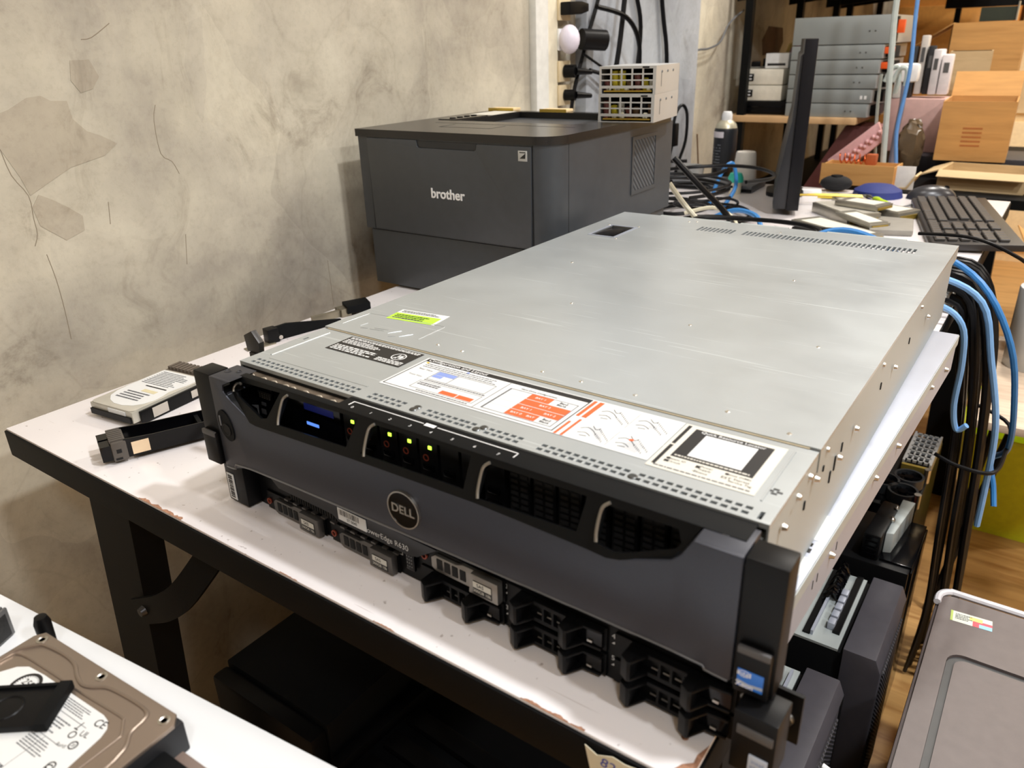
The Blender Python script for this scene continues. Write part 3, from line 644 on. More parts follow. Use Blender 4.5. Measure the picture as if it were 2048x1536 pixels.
# lock
lk = Vector((-.2075, YB, .838))
obj('lock_plate', B().plate([[(.0115*math.cos(a)*.78+(.003 if math.sin(a) < 0 else -.002)*abs(math.sin(a)), .0135*math.sin(a)) for a in ang]], (lk-Y*.0010, X, Z), .0015), BLKM, BZ, True)
obj('lock_ring', B().plate([[(.0055*math.cos(a)+.001, .0055*math.sin(a)-.0035) for a in ang], [(.0043*math.cos(a)+.001, .0043*math.sin(a)-.0035) for a in ang]], (lk-Y*.0016, X, Z), .001), BLK, BZ, True)
obj('lock_barrel', B().cyl(lk+Vector((.001, 0, -.0035)), lk+Vector((.001, -.0014, -.0035)), .0042, n=20), DARK, BZ, True)
obj('lock_pointer', B().box(-.2138, -.2126, YB-.0016, YB-.0008, .837, .846), M('lock_pointer_grey', srgb(110, 110, 112), .4), BZ, True)
# ears
for s_ in (-1, 1):
    x0_, x1_ = sorted((s_*.2203, s_*.2425))
    E_ = obj('rack_ear', B().box(x0_, x1_, YB+.001, -.013, .7962, .8795, bev=.0014), BLK, S, True)
    obj('ear_lever', B().box(x0_+.002, x1_-.002, YB-.003, YB+.002, .7975, .8275, bev=.0012), BLK, E_, True)
    obj('lever_grip', B().box(x0_+.0025, x1_-.0025, YB-.0036, YB-.001, .8235, .8280, bev=.0008), M('worn_grip', srgb(78, 76, 76), .5, bump=(900, .3)), E_, True)
    if s_ > 0:
        bd = obj('badge', B().box(.2242, .2380, YB-.0034, YB-.0029, .8020, .8135, bev=.0002), M('badge_blue', srgb(36, 112, 206), .35), E_, True, 'blue processor badge')
        obj('badge_stripe', B().plate([[(.2243, .8062), (.2305, .8052), (.2379, .8062), (.2379, .8042), (.2305, .8034), (.2243, .8046)]], ((0, YB-.00345, 0), X, Z), .0001), M('badge_silver', srgb(170, 180, 196), .35), E_, True)
        text('badge_text', 'intel', .0044, (.2278, YB-.00355, .8110), X, Z, WHITE, E_, depth=.0001, bold=.01)
        text('badge_text', 'Xeon', .0042, (.2285, YB-.00355, .8036), X, Z, WHITE, E_, depth=.0001, bold=.02)
        obj('badge_ellipse', B().plate([[(.2278+.0034*math.cos(a), .8110+.0021*math.sin(a)) for a in ang], [(.2278+.0031*math.cos(a), .8110+.0018*math.sin(a)) for a in ang]], ((0, YB-.00350, 0), X, Z), .0001), WHITE, E_, True)
obj('ear_tab', B().box(-.262, -.2425, -.012, .02, .7966, .7990, bev=.0008).box(-.262, -.255, .0, .02, .799, .803), BLK, S, True)
# ---- behind the windows
obj('drive_bay', B().box(-.2165, .2165, .0002, .0009, .7975, .8768), DARK, S, True)
for i in range(16):
    x0_ = -.0935+i*.0188
    if x0_ > .19: break
    if i < 8:
        c_ = obj('drive_carrier', B().box(x0_+.0006, x0_+.0172, -.0085, .0001, .799, .8690, bev=.0008), BLK, S, True)
        obj('latch_button', B().box(x0_+.004, x0_+.0138, -.0100, -.008, .846, .8505, bev=.0006).box(x0_+.003, x0_+.0148, -.0115, -.008, .836, .8405, bev=.0006), BLKG, c_, True)
        if i < 5:
            obj('release_ring', B().plate([[(x0_+.0065+.0026*math.cos(a), .8550+.0026*math.sin(a)) for a in ang], [(x0_+.0065+.0019*math.cos(a), .8550+.0019*math.sin(a)) for a in ang]], ((0, -.0089, 0), X, Z), .0006), M('copper_ring', srgb(150, 70, 50), .4, .3), c_, True)
            obj('status_led', B().box(x0_+.0095, x0_+.0122, -.0092, -.008, .8628, .8652), EM('led_green', (.55, 1, .06), 2.2), c_, True, 'lit green status light')
    else:
        c_ = obj('blank_filler', B().box(x0_+.0006, x0_+.0172, -.0065, .0001, .799, .8690, bev=.0008), BLK, S, True)
        g_ = B()
        for j in range(9):
            for k in range(2): g_.box(x0_+.0025+k*.0075, x0_+.008+k*.0075, -.0072, -.0062, .826+j*.0046, .8285+j*.0046)
        obj('filler_grille', g_, DARK, c_, True)
obj('control_panel', B().box(-.2165, -.1745, -.009, .0001, .799, .8690, bev=.0008), BLKG, S, True)
obj('vga_port', B().plate([[(-.1918, .8640), (-.1752, .8640), (-.1775, .8578), (-.1900, .8578)]], ((0, -.0092, 0), X, Z), .001), M('port_dark', srgb(40, 40, 42), .4), S, True)
pn = B()
for r_ in range(3):
    for k in range(5): pn.cyl((-.1895+k*.003, -.0098, .8622-r_*.0016), (-.1895+k*.003, -.009, .8622-r_*.0016), .0005, n=6)
obj('vga_pin', pn, M('pin_grey', srgb(120, 120, 118), .4, .6), S, True)
ui = B().box(-.189, -.1835, -.0098, -.009, .8515, .8545, bev=.0004).box(-.1905, -.185, -.0098, -.009, .8435, .8480, bev=.0004)
obj('usb_port', ui, M('port_grey', srgb(74, 74, 76), .4), S, True)
obj('arrow_mark', B().plate([[(-.2035, .8478), (-.1945, .8500), (-.1955, .8405), (-.1970, .8465)]], ((0, -.0092, 0), X, Z), .0002), M('mark_grey', srgb(120, 120, 122), .5), S, True)
obj('power_led', B().tube([(-.2175, -.0095, .8655), (-.2155, -.0095, .8648), (-.2150, -.0095, .8625), (-.217, -.0095, .8605)], .0007, 6, 3), EM('led_yellow', (.75, 1, .1), 1.5), S, True)
obj('lcd_panel', B().box(-.1725, -.0960, -.0088, .0001, .799, .8690, bev=.0008), BLKG, S, True)
obj('lcd_screen', B().box(-.1360, -.1030, -.0090, -.0086, .8612, .8668), EM('lcd_blue', (.003, .006, .06), .5), S, True)
obj('disc_light', B().box(-.1352, -.1215, -.0092, -.0086, .8482, .8508, bev=.0002), EM('blue_light', (.12, .3, .95), .8), S, True)

# ================================================================== lower server (1U), turned two degrees under the upper one
R = thing('rack_server', 'thin 1U rack server underneath, with exposed drive bays and PowerEdge strip', 'server', (.005, -.028, TZ+.0004), math.radians(-2.1))
RH = .0432
obj('chassis', B().box(-.217, .217, .016, .662, 0, RH-.0008), STEEL_L, R)
obj('top_cover', B().box(-.2175, .2175, .014, .664, RH-.0012, RH, bev=.0003), STEEL_L, R)
obj('cover_flange', B().box(.2170, .2182, .014, .664, RH-.012, RH-.0011), STEEL_S, R)
rs = B()
for y_, z_ in ((.185, .022), (.385, .022), (.61, .018), (.05, .03), (.075, .012), (.3, .03), (.52, .03)): rs.cyl((.2165, y_, z_), (.2205, y_, z_), .0032, .002, 12)
obj('side_screw', rs, CHROME, R)
sl = B()
for y_ in (.145, .155, .2): sl.box(.2165, .2173, y_, y_+.0012, .017, .024)
obj('side_slot', sl, DARK, R)
l_ = obj('top_label', B().box(.150, .2135, .085, .142, RH, RH+.0003), LABW, R, label='white top label with a black panel')
obj('label_panel', B().box(.160, .2095, .098, .140, RH+.0003, RH+.0004), INK, l_)
obj('label_square', B().box(.170, .2030, .102, .134, RH+.0004, RH+.0005), LABW, l_)
l_ = obj('strip_label', B().box(.2065, .2125, .165, .200, RH, RH+.0003), WHITE, R, label='small white strip label')
obj('arrow_label', B().box(.2055, .2115, .148, .153, RH, RH+.0003).box(.2045, .2105, .156, .160, RH, RH+.0003), INK, R)
obj('front_frame', B().box(-.2195, .2195, .010, .0158, .0008, RH-.001), BLK, R)
obj('name_strip', B().plate([[(-.196, .0425), (.0, .0425), (-.020, .0285), (-.030, .0262), (-.105, .0262), (-.112, .0305), (-.180, .0305)]], ((0, .004, 0), X, Z), .008), BLKG, R)
text('name_text', 'PowerEdge R630', .0068, (-.052, .0038, .0318), X, Z, M('name_grey', srgb(200, 200, 198), .4), R, False, depth=.0001)
l_ = obj('barcode_label', B().box(-.104, -.072, .0033, .0037, .0296, .0405), LABW, R, label='white barcode sticker')
bc = B()
x_ = -.102
while x_ < -.080: 
    w_ = random.choice((.0004, .0007, .0011)); bc.box(x_, x_+w_, .0032, .0033, .0345, .0395); x_ += w_+random.choice((.0005, .0009))
obj('barcode', bc, INK, l_)
text('barcode_text', 'ST 0045', .0035, (-.088, .0031, .0322), X, Z, INK, l_, False, depth=.0001, bold=.01)
gr = B()
for i in range(22): gr.box(-.172+i*.0031, -.1702+i*.0031, .0085, .0102, .0205, .0268)
obj('front_grille', gr, DARK, R)
def carrier(x0, z0, silver, num=None):
    """2.5 inch drive carrier or black filler, left end at x0, bottom at z0"""
    H_ = .0172; W_ = .0625
    c = obj('drive_carrier' if silver else 'drive_filler', B().box(x0-.012, x0+W_+.002, .008, .0115, z0, z0+H_), BLK, R)
    if silver:
        obj('carrier_face', B().prism([(x0, z0+.003), (x0+.004, z0+.0005), (x0+W_, z0+.0005), (x0+W_, z0+H_-.0005), (x0+.030, z0+H_-.0005), (x0+.024, z0+H_-.003), (x0+.004, z0+H_-.003), (x0, z0+H_-.006)], 'y', .0055, .009, bev=.0007), SILVER if silver == 1 else M('dim_carrier', srgb(96, 93, 90), .4, .7), c)
        for k in range(4): obj('vent_hole', B().box(x0+.0055+k*.0072, x0+.0108+k*.0072, .0050, .0058, z0+.0035, z0+H_-.0050, bev=.0004), DARK, c)
        obj('release_ring', B().plate([[(x0-.0085+.0028*math.cos(a), z0+.0075+.0028*math.sin(a)) for a in ang], [(x0-.0085+.0019*math.cos(a), z0+.0075+.0019*math.sin(a)) for a in ang]], ((0, .0066, 0), X, Z), .0012), M('copper_ring'), c)
        obj('carrier_handle', B().prism([(x0+.038, z0+.0005), (x0+W_+.001, z0+.0005), (x0+W_+.001, z0+H_), (x0+.040, z0+H_)], 'y', .0015, .007, bev=.0008), SILVER if silver == 1 else M('dim_carrier'), c)
        lb = obj('drive_label', B().box(x0+.0425, x0+.0585, .0011, .0016, z0+.0025, z0+.0125), INK, c)
        obj('label_band', B().box(x0+.0427, x0+.0583, .0009, .0011, z0+.0075, z0+.0123), LABC, c)
        text('label_text', 'SAS', .0040, (x0+.0490, .0008, z0+.0099), X, Z, INK, c, False, depth=.0001, bold=.01)
        text('label_text', '300GB 10k', .0034, (x0+.0505, .0009, z0+.0050), X, Z, LABC, c, False, depth=.0001, bold=.01)
    else:
        pl = lambda pts, a, b_: B().prism(pts, 'z', a, b_, bev=.0005)
        # wedge-shaped grip blocks at both ends (plan outline x,y)
        for g0, g1 in ((x0-.001, x0+.0125), (x0+.037, x0+W_)):
            e = g0+.0135
            b_ = pl([(g0, .009), (g0, -.0045), (g0+.0055, -.0075), (g0+.0075, -.0068), (g0+.0075, .009)], z0+.0012, z0+H_-.0012)
            obj('filler_grip', b_, BLK, c)
            obj('grip_web', pl([(g0+.007, -.0060), (g0+.0075, -.0068), (e, .0035), (g1, .0045), (g1, .009), (g0+.007, .009)], z0+.0012, z0+.0030), BLK, c)
            obj('grip_web', pl([(g0+.007, -.0060), (g0+.0075, -.0068), (e, .0035), (g1, .0045), (g1, .009), (g0+.007, .009)], z0+H_-.0030, z0+H_-.0012), BLK, c)
        obj('grip_back', B().box(x0+.0445, x0+W_, .0055, .0085, z0+.0028, z0+H_-.0028), BLKG, c)
        bars = B().box(x0+.012, x0+.037, .004, .009, z0+.0008, z0+.0036).box(x0+.012, x0+.037, .004, .009, z0+H_-.0036, z0+H_-.0008)
        for k in range(3): bars.box(x0+.0188+k*.0075, x0+.0204+k*.0075, .004, .009, z0+.0036, z0+H_-.0036)
        obj('filler_bars', bars, BLK, c)
        gl_ = B()
        for k in range(3): gl_.box(x0+.0135+k*.0075, x0+.0185+k*.0075, .0066, .0074, z0+.0050, z0+.0062)
        gl_.box(x0+.0525, x0+.0560, .0046, .0056, z0+.0045, z0+.0060)
        obj('metal_glint', gl_, CHROME, c)
    return c
carrier(-.1935, .0010, 2); carrier(-.1090, .0010, 2)
carrier(-.0075, .0222, 1); carrier(-.0090, .0022, 0)
for x_ in (.0712, .1535):
    carrier(x_, .0222, 0); carrier(x_, .0022, 0)
for k in range(7):
    for r0 in (-.1835, -.099): pass
tab = B()
for i, x_ in enumerate([-.178+i*.0118 for i in range(12)]): tab.box(x_, x_+.005, .006, .0095, .0186, .0202)
obj('carrier_tab', tab, M('dim_carrier'), R)
obj('vga_port', B().box(-.0352, -.0262, .0062, .0090, .0105, .0300, bev=.0012), BLKG, R)
vp = B()
for r_ in range(5):
    for k in range(3): vp.cyl((-.0330+k*.0022, .0064, .0145+r_*.003), (-.0330+k*.0022, .0058, .0145+r_*.003), .0006, n=6)
obj('vga_pin', vp, M('pin_grey'), R)
obj('port_icon', B().plate([[(-.0448, .0235), (-.0412, .0235), (-.0412, .0178), (-.0448, .0178)], [(-.0443, .0230), (-.0417, .0230), (-.0417, .0183), (-.0443, .0183)]], ((0, .0095, 0), X, Z), .0002), M('name_grey'), R)
for s_, x_, z_ in (('2', .0575, .0345), ('3', .0575, .0170), ('4', .1398, .0350), ('5', .1398, .0180), ('6', .2205, .0357), ('7', .2205, .0181)):
    text('slot_number', s_, .0052, (x_, .0094, z_), X, Z, M('name_grey'), R, False, depth=.0001)
    obj('slot_mark', B().plate([[(x_+.0012, z_-.0035), (x_+.0012, z_-.0058), (x_-.0012, z_-.0058)]], ((0, .0094, 0), X, Z), .0001), M('name_grey'), R)
# ears: the left one carries a barcode, the right one a white badge
eL = obj('rack_ear', B().prism([(-.2455, .0015), (-.2175, .0015), (-.2175, RH-.001), (-.2455, RH-.001)], 'y', -.004, .018, bev=.0012), BLK, R)
l_ = obj('ear_label', B().box(-.2425, -.2325, -.0047, -.0041, .004, .0300, bev=.0002), LABW, eL)
bc = B(); z_ = .006
while z_ < .028:
    h_ = random.choice((.0006, .0010, .0016)); bc.box(-.2405, -.2350, -.0050, -.0047, z_, z_+h_); z_ += h_+random.choice((.0006, .001))
obj('barcode', bc, INK, eL)
eR = obj('rack_ear', B().prism([(.2225, .0015), (.2460, .0015), (.2460, RH), (.2225, RH)], 'y', -.008, .014, bev=.0012), BLK, R)
obj('lever_grip', B().box(.2250, .2445, -.0092, -.0070, .0285, .0345, bev=.0008), M('worn_grip'), eR)
bd = obj('badge', B().box(.2330, .2432, -.0090, -.0079, .0060, .0172, bev=.0003), M('badge_white', srgb(196, 204, 218), .35), eR, label='pale processor badge')
text('badge_text', 'intel', .0040, (.2382, -.0091, .0135), X, Z, M('badge_ink', srgb(110, 140, 190), .4), eR, False, depth=.0001)
text('badge_text', 'XEON', .0030, (.2382, -.0091, .0095), X, Z, M('badge_ink'), eR, False, depth=.0001)
bk = obj('rail_bracket', B().box(.2185, .2490, .024, .0265, .004, .0385), BLK, R)
obj('bracket_screw', B().cyl((.2415, .0245, .020), (.2415, .0215, .020), .0045, .0038, 16), CHROME, bk)
obj('bracket_pin', B().cyl((.2330, .0235, .030), (.2330, .0160, .043), .0022, n=10), M('dark_bolt'), bk)

# ================================================================== laser printer
PX, PY, PW, PD, PH = -.6266, .5425, .3690, .386, .2525
P = thing('laser_printer', 'charcoal laser printer with black lid standing behind the server', 'printer', (PX, PY, TZ), math.radians(.3))
def rrect(x0, x1, y0, y1, r, n=6, corners=(1, 1, 1, 1)):
    out = []
    for k, (cx, cy, a0) in enumerate(((x0+r, y0+r, math.pi), (x1-r, y0+r, 1.5*math.pi), (x1-r, y1-r, 0), (x0+r, y1-r, .5*math.pi))):
        if corners[k]: out += [(cx+r*math.cos(a0+i*math.pi/2/n), cy+r*math.sin(a0+i*math.pi/2/n)) for i in range(n+1)]
        else: out.append(((x0, y0), (x1, y0), (x1, y1), (x0, y1))[k])
    return out
foot = rrect(.006, PW, .004, PD, .036, 8, (0, 1, 0, 0))
# main housing, slightly tapered at the left edge as the front panel is
obj('paper_tray', B().prism(rrect(.010, PW-.004, .006, PD-.01, .034, 8, (0, 1, 0, 0)), 'z', .004, .0945, bev=.0015), PRG, P)
obj('housing', B().prism(rrect(.0035, PW, .002, PD, .036, 8, (0, 1, 0, 0)), 'z', .0965, .2415), PRG, P)
obj('tray_gap', B().prism(rrect(.010, PW-.006, .008, PD-.01, .034, 8, (0, 1, 0, 0)), 'z', .0940, .0970), DARK, P)
obj('front_panel', B().prism([(.027, .0985), (.3330, .0985), (.3345, .2385), (.2415, .2385), (.2400, .2310), (.2370, .2290), (.1325, .2290), (.1290, .2310), (.1275, .2400), (.0250, .2400)], 'y', -.0008, .004, bev=.0008), PRG, P)
obj('panel_handle', B().prism([(.1285, .2390), (.2405, .2390), (.2385, .2300), (.1315, .2300)], 'y', .0008, .004), M('printer_dark', srgb(40, 42, 45), .5), P)
seam = B().box(.0238, .0246, .0012, .0025, .0975, .2405).box(.3350, .3358, .0012, .0025, .0975, .2405)
seam.box(PW-.0006, PW+.0003, .0415, .0423, .097, .2405)
obj('panel_seam', seam, DARK, P)
# lid with the sunken output tray
lo_ = rrect(0, PW+.002, 0, PD-.012, .038, 8, (0, 1, 0, 0))
tray = [(.075, .165), (.075, .352), (.318, .352), (.318, .185), (.300, .165)]
obj('lid', B().plate([lo_, tray], ((0, 0, PH), X, Y), .0112), PRB, P)
tb_ = B().plate([[(.0755, .1655), (.3175, .1655), (.3175, .3515), (.0755, .3515)]], ((0, 0, PH-.034), X, Y), .002)
tb_.plate([[(.0755, 0), (.3175, 0), (.3175, .032), (.0755, .032)]], ((0, .3515, PH-.034), X, Z), .001)
tb_.plate([[(.1655, 0), (.3515, 0), (.3515, .032), (.1655, .032)]], ((.0765, 0, PH-.034), Y, Z), .001)
tb_.plate([[(.1655, 0), (.3515, 0), (.3515, .032), (.1655, .032)]], ((.3165, 0, PH-.034), Y, Z), .001)
obj('output_tray', tb_, M('tray_black', srgb(16, 15, 15), .4), P)
rl = B().box(.062, .33, .125, .1258, PH-.0002, PH+.0002).box(.115, .215, .070, .0708, PH-.0002, PH+.0002).box(.115, .1158, .07, .11, PH-.0002, PH+.0002).box(.214, .2148, .07, .11, PH-.0002, PH+.0002)
obj('lid_seam', rl, DARK, P)
obj('control_strip', B().box(.03, .07, .17, .26, PH, PH+.0012, bev=.0005), BLKG, P)
kb_ = B()
for i in range(4): kb_.cyl((.05, .185+i*.02, PH+.001), (.05, .185+i*.02, PH+.0025), .0055, n=14)
obj('control_button', kb_, BLKM, P)
obj('paper_label', B().box(.02, .070, .27, .35, PH, PH+.0004), LABC, P)
obj('side_vent', B().box(PW-.001, PW+.0006, .240, .318, .1450, .2240), PRV, P)
obj('vent_frame', B().plate([[(.234, .1395), (.324, .1395), (.324, .2295), (.234, .2295)], [(.240, .1450), (.318, .1450), (.318, .2240), (.240, .2240)]], ((PW+.0016, 0, 0), Y, Z), .003), PRG, P)
text('logo_lettering', 'brother', .0205, (.1835, -.0010, .1635), X, Z, WHITE, P, False, depth=.0008, bold=.02)
ec = obj('eco_badge', B().box(.3135, .3285, -.0012, -.0006, .2195, .2335, bev=.0002), M('badge_pale', srgb(190, 190, 186), .4), P)
obj('badge_mark', B().plate([[(.316, .223), (.3255, .223), (.326, .2305), (.320, .226)]], ((0, -.0013, 0), X, Z), .0001).box(.316, .326, -.0014, -.0012, .2305, .2318), INK, ec)
obj('tray_grip', B().box(.165, .225, -.0005, .01, .004, .016, bev=.002), DARK, P)
ft = B()
for x_, y_ in ((.03, .03), (.34, .04), (.03, .35), (.34, .35)): ft.cyl((x_, y_, 0), (x_, y_, .0045), .012, n=14)
obj('foot', ft, BLKM, P)
# foam pads on the printer
for k, (x_, y_, a_) in enumerate(((-.598, .905, .05), (-.481, .905, .04))):
    F_ = thing('foam_pad', ('flat beige foam pad on the printer nearer the wall', 'flat beige foam pad on the printer next to the power supplies')[k], 'foam', (x_, y_, TZ+PH), a_)
    obj('pad', B().box(-.027, .027, -.008, .02, 0, .005, bev=.001), M('beige_foam', srgb(222, 196, 150), .8), F_)
    obj('backing', B().box(-.028, .028, -.009, -.0082, 0, .0055), BRASS, F_)

# ================================================================== two bare power supplies on the printer
PSM = mat_steel('psu_steel', srgb(206, 208, 208), .4, .6, False)
def psu(z, label, y, seed, rz):
    random.seed(seed)
    U = thing('power_supply', label, 'power supply', (-.264, y, z), rz, 'power supplies stacked on the printer')
    w, h, l = .0895, .0400, .128
    sh = B().box(-w/2, w/2, .002, l, h-.001, h).box(-w/2, w/2, .002, l, 0, .001).box(-w/2, -w/2+.001, .002, l, .001, h-.001).box(w/2-.001, w/2, .002, l, .001, h-.001).box(-w/2, w/2, l-.001, l, .001, h-.001)
    obj('case', sh, PSM, U)
    hl = []
    for i in range(5):
        for j in range(3): hl.append((-.0415+i*.0168, -.0415+i*.0168+.0142, .0125+j*.0086, .0125+j*.0086+.0066))
    g = B().plate([[(-w/2, .0085), (w/2, .0085), (w/2, h), (-w/2, h)]]+[[(a, c), (b_, c), (b_, d), (a, d)] for a, b_, c, d in hl], ((0, .001, 0), X, Z), .0012)
    obj('front_grille', g, PSM, U)
    fe = B().box(-w/2, -w/2+.004, 0, .003, 0, .0086).box(w/2-.004, w/2, 0, .003, 0, .0086)
    obj('corner_post', fe, PSM, U)
    obj('circuit_board', B().box(-.038, .038, .003, l-.005, .0035, .0055), BRASS, U)
    obj('inside_wall', B().box(-.043, .043, .05, .052, .0056, h-.002), DARK, U)
    for i in range(7):
        x_ = -.036+i*.012; hh = random.uniform(.012, .026)
        mt = random.choice([M('capacitor_maroon', srgb(120, 70, 66), .4), M('transformer_yellow', srgb(222, 206, 60), .5), M('heatsink_pale', srgb(190, 190, 180), .4), M('coil_brown', srgb(110, 84, 60), .5), DARK])
        if seed == 1 and i in (1, 2): mt = M('transformer_yellow'); hh = .028
        obj('component', B().cyl((x_, .014+random.random()*.01, .0055), (x_, .014, .0055+hh), .0052, n=12), mt, U)
    wp = B()
    for i in range(6):
        x_ = random.uniform(-.036, .034); wp.box(x_, x_+.006, .004, .009, .0055, .0055+random.uniform(.004, .009), bev=.001)
    obj('glue_blob', wp, M('white_glue', srgb(232, 228, 200), .5), U)
    obj('latch_slot', B().box(.024, .034, -.0006, .0006, h-.003, h-.0008), INK, U)
    rv_ = B()
    for y_ in (.03, .06, .09): rv_.cyl((w/2-.0004, y_, h-.009), (w/2+.0012, y_, h-.009), .0018, n=10)
    rv_.box(w/2-.0002, w/2+.0003, .028, .030, .010, .030)
    obj('side_mark', rv_, M('psu_mark', srgb(120, 122, 124), .4, .5), U)
    return U
psu(TZ+PH, 'silver power supply with grid front, the lower of two on the printer', .763, 2, math.radians(8))
psu(TZ+PH+.0402, 'silver power supply with yellow coil inside, the upper of two on the printer', .765, 1, math.radians(8.5))
random.seed(11)

# ================================================================== 2.5 inch drive in its tray, and an empty tray, on the table's left end
D = thing('drive_in_tray', '2.5 inch hard drive with white label in a black tray on the table corner', 'hard drive', (-.497, .0765, TZ), math.radians(7))
# local: x across the short side, y along towards the far end
obj('drive_body', B().box(-.035, .035, -.070, .030, .004, .0170, bev=.001), M('drive_side', srgb(186, 182, 170), .35, .3), D)
obj('drive_cover', B().prism(rrect(-.0345, .0345, -.0695, .0295, .006, 5), 'z', .0170, .0182, bev=.0004), M('drive_cover', srgb(200, 196, 184), .35, .3), D)
lbp = [(-.032, .027), (-.0325, -.02), (-.031, -.038), (-.026, -.050), (-.016, -.058), (-.004, -.0625), (.010, -.0625), (.022, -.058), (.029, -.050), (.0325, -.038), (.031, -.027), (.028, -.016), (.030, -.004), (.0325, .006), (.0325, .027)]
l_ = obj('drive_label', B().prism(lbp, 'z', .0182, .0185), LABW, D)
obj('printed_text', fake_lines(-.027, .025, -.010, .024, 10, .0186, .35, .001, .006), INKG, l_)
obj('printed_text', fake_lines(-.020, .020, -.050, -.030, 4, .0186, .45, .001, .005), INKG, l_)
obj('printed_bar', rects([(-.012, .022, -.0155, -.0135)], .0186), INK, l_)
obj('printed_band', rects([(-.004, .018, -.028, -.022)], .0186), M('label_tan', srgb(206, 196, 160), .5), l_)
obj('connector', B().box(-.033, .033, -.0725, -.069, .0045, .011), BLK, D)
obj('connector_label', B().box(-.004, .024, -.0708, -.0698, .0112, .0160), LABW, D)
obj('tray_rail', B().box(.0352, .0385, -.062, .0300, .001, .0155, bev=.0006), BLK, D)
obj('tray_rail', B().box(-.0385, -.0352, -.062, .0300, .001, .0155, bev=.0006), BLK, D)
obj('spring_clip', B().box(.0382, .0392, -.048, -.028, .003, .0145).box(.0382, .0392, .004, .022, .004, .013), CHROME, D)
fr2 = B()
for i in range(11): fr2.box(-.034+i*.0063, -.0305+i*.0063, .034, .052, .016, .0205)
obj('tray_front', B().box(-.037, .037, .0305, .055, .003, .0165, bev=.001), M('worn_brown_plastic', srgb(96, 86, 76), .5), D)
obj('tray_rib', fr2, M('worn_brown_plastic'), D)
K = thing('empty_drive_tray', 'empty black drive tray with ribbed grey brown front at the table corner', 'drive tray', (-.404, -.032, TZ), math.radians(-22))
kb2 = M('tray_brown_grey', srgb(82, 76, 70), .5, bump=(900, .2))
for x_ in (-.016, .0145): obj('tray_side', B().prism([(.004, .0045), (.155, .0030), (.155, .0195), (.03, .0225), (.004, .0245)], 'x', x_, x_+.0015), BLKG, K)
obj('tray_floor', B().box(-.0145, .0145, .012, .155, .004, .0055), BLKM, K)
obj('side_tag', B().box(.0160, .0166, .010, .026, .0065, .0195), M('tag_cream', srgb(240, 214, 178), .5), K, label='small cream tag on the side')
obj('tray_front', B().box(-.0175, .0175, -.008, .006, .003, .0235, bev=.002), kb2, K)
rb = B()
for i in range(7): rb.box(-.015+i*.0044, -.0122+i*.0044, -.0085, .004, .0228, .0252, bev=.0005)
obj('tray_rib', rb, kb2, K)
for x_ in (-.0125, .006):
    obj('front_loop', B().plate([[(-.0075, .004), (.0075, .004), (.0075, .020), (-.0075, .020)], [(-.0045, .0075), (.0045, .0075), (.0045, .0165), (-.0045, .0165)]], ((x_, -.0175, 0), X, Z), .0105), BLKG, K)
obj('side_notch', B().box(.0173, .0178, -.004, .0005, .012, .016).box(.0173, .0178, -.006, .0, .005, .007), DARK, K)
obj('cross_piece', B().box(-.0145, .0145, .075, .079, .006, .018).box(-.0145, .0145, .12, .124, .006, .018), BLKM, K)

# ================================================================== loose slide-rail pieces lying left of the server
rm = M('rail_zinc', srgb(150, 142, 124), .4, .7)
A1 = thing('slide_rail', 'black flat slide rail arm with a clip end left of the server', 'rail', (-.5395, .268, TZ), math.radians(-12))
obj('arm_bar', B().prism([(0, 0), (.0, .020), (.02, .021), (.105, .006), (.105, 0)], 'x', -.002, .002), BLKM, A1)
obj('arm_clip', B().box(-.008, .008, -.012, .004, 0, .020, bev=.001), BLK, A1)
obj('clip_pin', B().cyl((.0085, .006, .006), (.0035, .006, .006), .003, n=12), CHROME, A1)
obj('zinc_strip', B().box(-.001, .012, -.045, -.004, 0, .0015), rm, A1)
A2 = thing('slide_rail', 'black and zinc slide rail end beside the server near the printer', 'rail', (-.541, .385, TZ), math.radians(-14))
obj('rail_bar', B().box(-.004, .004, -.04, .03, 0, .010), rm, A2)
obj('rail_cap', B().prism([(-.018, .02), (.012, .012), (.016, .050), (-.012, .058)], 'z', .004, .016, bev=.001), BLKM, A2)
rt = B()
for i in range(4): rt.box(-.012+i*.006, -.009+i*.006, .004, .02, .0, .012)
obj('rail_tooth', rt, rm, A2)
A3 = thing('rail_hook', 'small dark metal rail tip standing behind the left server ear', 'rail', (-.262, .045, TZ), 0)
obj('tip_post', B().box(-.006, .006, -.004, .004, 0, .115), M('rail_dark', srgb(52, 50, 48), .4, .5), A3)
obj('tip_hook', B().prism([(-.010, .115), (.007, .115), (.009, .126), (.0, .136), (-.012, .130)], 'y', -.003, .003, bev=.0008), M('rail_dark'), A3)

# ================================================================== near white board with a 3.5 inch drive
NW = thing('near_table', 'white round-edged table at the bottom left corner', 'table', (-.30, -.1915, 0), math.radians(6.3))
nz = .7392
prof = [(0, nz-.010), (-.003, nz-.004), (-.010, nz-.0008), (-.018, nz), (-.60, nz), (-.60, nz-.03), (-.02, nz-.03), (-.006, nz-.028), (0, nz-.022)]
obj('tabletop', B().prism(prof, 'x', -.25, .62), M('white_board', srgb(226, 228, 230), .28, noise=(8, .02)), NW)
for x_, y_ in ((-.2, -.05), (.57, -.05), (-.2, -.55), (.57, -.55)): obj('leg', B().box(x_-.015, x_+.015, y_-.015, y_+.015, 0, nz-.03), M('white_metal', srgb(220, 222, 224), .4), NW)
hx, hy = -.1885, -.2074
HD = thing('hard_drive', 'bronze 3.5 inch hard drive with a 250 GB label on the near white table', 'hard drive', (hx, hy, nz), math.radians(3.6))
HL, HW, HT = .147, .1016, .0258
BRZ = M('bronze_lid', srgb(150, 136, 124), .30, .75, noise=(12, .05))
